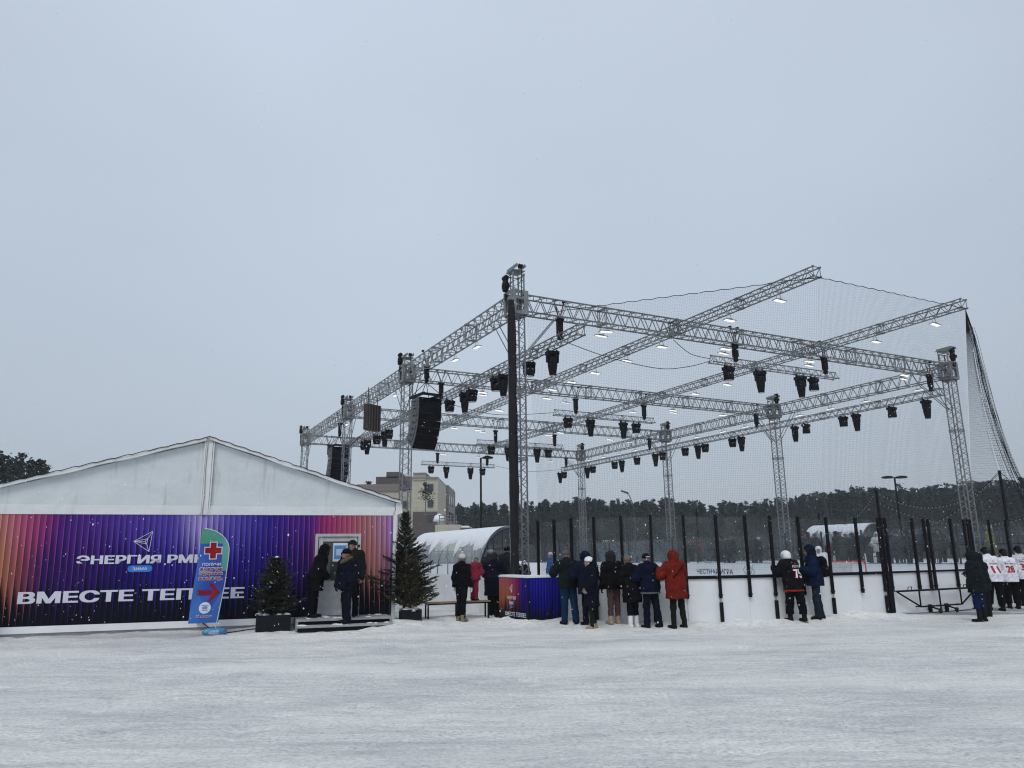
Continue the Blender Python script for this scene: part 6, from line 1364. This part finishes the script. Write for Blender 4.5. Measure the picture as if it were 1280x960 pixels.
# right side
q = foot(1227, 776.5); person('person in a dark hooded winter jacket, navy trousers and tall black boots by the gate', q, AW+D2R(14), 1.62, ('down', 'down'), 2, ((2, 4, .09), (-2, 1, .10)), (0, 0), dict(jacket=(K('dark_slate', (.008, .011, .014)), .72, .055), trousers=(K('royal_navy', (.006, .013, .05)), .03), hood=K('dark_slate', (.008, .011, .014)), boots=(b_black, .36), gloves=c_black))
q = foot(1234, 771); person('person in olive trousers mostly hidden behind the dark hooded jacket by the gate', q, AW, 1.58, ('fwd', 'fwd'), 3, wear=dict(jacket=(c_green, .72, .04), trousers=(c_olive, .03), hood=c_green))
for px, py, num, nm, hh, ln, lab, d_ in ((1249, 764, '11', 'ЛАПШИН', 1.76, 17, 'hockey player in a white jersey with red number 11 and black cap', -22), (1268, 761, '28', 'ФИЛИН', 1.70, 10, 'hockey player in a white jersey with red number 28', -30), (1286, 759, '33', 'ЗИМИН', 1.72, 8, 'hockey player in a white jersey cut off by the right edge', -32)):
    q = foot(px, py); pp, pj, _ = person(lab, q, AW+D2R(d_), hh, ('fwd', 'fwd'), ln, ((16 if num == '11' else 4, 6, .11), (2, 2, .13)), (0, 6), dict(jacket=(c_jwhite, .78, .028), jersey=1, trousers=(c_black, .04), hat=('beanie', c_black), hair=M_furk, skates=1, boots=(b_black, .22)), group='hockey players in white at the boards')
    on_back(pj, num, 0, 1.13, .23, .19, M_num, .05, .010); on_back(pj, nm, 0, 1.285, .24, .045, M_dk, .02, .010, 'name_letters'); on_back(pj, '=', 0, 1.35, .05, .02, M_red, .02, .010, 'crest')
# on the ice
q = atY(690, 713, 34); person('coach in a blue jacket and white cap out on the ice at the left', (q[0], q[1], .04), D2R(120), 1.74, ('down', 'down'), 3, wear=dict(jacket=(c_sky, .84, .04), trousers=(c_char, .03), hat=('beanie', c_lgrey)), vox=.03)
q = atY(1027, 720, 27.5); pp, pj, _ = person('hockey player in a white jersey and helmet on the ice before the goal', (q[0], q[1], .12), D2R(150), 1.72, ('fwd', 'fwd'), 6, wear=dict(jacket=(c_jwhite, .76, .06), jersey=1, trousers=(c_black, .05), hat=('helmet', mat('helmet_white', (.7, .72, .72), .3)), skates=1))
on_back(pj, '9', 0, 1.12, .15, .22, M_dk, .05, .010)
for px, Y, lab in ((652, 27.0, 'small child in a white helmet on the ice behind the near tower'), (656.5, 31, 'second small child in a white helmet on the ice farther behind the tower')):
    q = atY(px, 713, Y); person(lab, (q[0], q[1], .04), D2R(40), 1.42, ('down', 'down'), 6, wear=dict(jacket=(c_black, .74, .06), trousers=(c_black, .04), hat=('helmet', mat('helmet_white', (.7, .72, .72), .3)), skates=1), vox=.03)
# crowd behind the far boards
CR_ = [(768, 688, 22, c_black), (863, 672, 22, c_black), (873, 676, 22.2, c_red), (901, 668, 22.3, c_dnavy), (909, 667, 22.5, c_black), (915, 675, 21.9, c_black), (941, 668, 22.2, c_dnavy), (948, 667, 22.6, c_black), (1003, 672, 22, c_char), (1010, 669, 22.4, c_black), (1019, 666, 22.2, c_black), (1036, 678, 21.6, c_red), (1044, 664, 22.2, c_black), (1050, 663, 22.6, c_dnavy), (1057, 664, 22.1, c_black), (1064, 663, 22.6, c_char), (1072, 666, 22.1, c_dnavy), (1084, 668, 22.4, c_black), (1097, 670, 22., c_white), (1108, 667, 22.5, c_black), (1120, 667, 22., c_char), (1133, 666, 22.5, c_black), (1146, 665, 22.2, c_char), (1160, 668, 22.3, c_dnavy), (1174, 667, 22.1, c_olive), (1190, 668, 22.4, c_char)]
cn = {c_black.name: 'black', c_red.name: 'red', c_dnavy.name: 'dark navy', c_char.name: 'charcoal', c_white.name: 'white', c_olive.name: 'olive'}
for j, (px, py, a, cc_) in enumerate(CR_):
    b, z = on_a(px, py, a); hgt = 1.72 if z > 2.35 else 1.35; ps = W(a, b, .85 if z-hgt > .2 else max(.85, z-hgt))
    person('distant onlooker in %s, %s from the left in the crowd beyond the far boards' % (cn[cc_.name], ORD[j]), ps, TH+D2R(90)+random.uniform(-.7, .7), hgt*random.uniform(.96, 1.06), random.choice((('down', 'down'), ('pocket', 'pocket'), ('fwd', 'fwd'), ('phone', 'down'))), random.uniform(0, 8), wear=dict(jacket=(cc_, random.choice((.62, .8, .72)), .05), trousers=(c_black if cc_ is not c_red else c_char, .02), gloves=c_black, **({'hood': cc_} if j % 3 == 0 else {'hat': ('beanie', (c_black, c_grey, c_brownk, c_lgrey)[j % 4])})), vox=.040, group='crowd beyond the far boards')
b, z = on_a(1236, 672, 21.3); ps = W(21.3, b, z-1.72); ps = (ps[0], ps[1], .85)
person('onlooker in a blue and yellow jacket and white hat beyond the right boards', ps, TH+D2R(200), 1.74, wear=dict(jacket=(c_yel, .8, .05), trousers=(c_black, .02), hat=('beanie', c_lgrey), scarf=c_sky, hood_down=c_sky), vox=.03)
# ------------------------------------------------------------------ snowy air
mb = MB(); mb.box((0, 130, 21), (700, 360, 44.4)); hz_ = mb.build('haze', None)
hm = bpy.data.materials.new('haze'); hm.use_nodes = True; t = NT(hm); t.N.remove(t.N['Principled BSDF'])
pv = t.new('ShaderNodeVolumePrincipled'); pv.inputs['Color'].default_value = (.80, .86, .92, 1); pv.inputs['Density'].default_value = .0006; pv.inputs['Anisotropy'].default_value = .0
t.L.new(pv.outputs[0], t.N['Material Output'].inputs['Volume']); hz_.data.materials.clear(); hz_.data.materials.append(hm); tag(hz_, 'thin snowy haze in the air', 'haze', kind='stuff')
for o_ in bpy.data.objects:
    if '_k' in o_.keys(): del o_['_k']
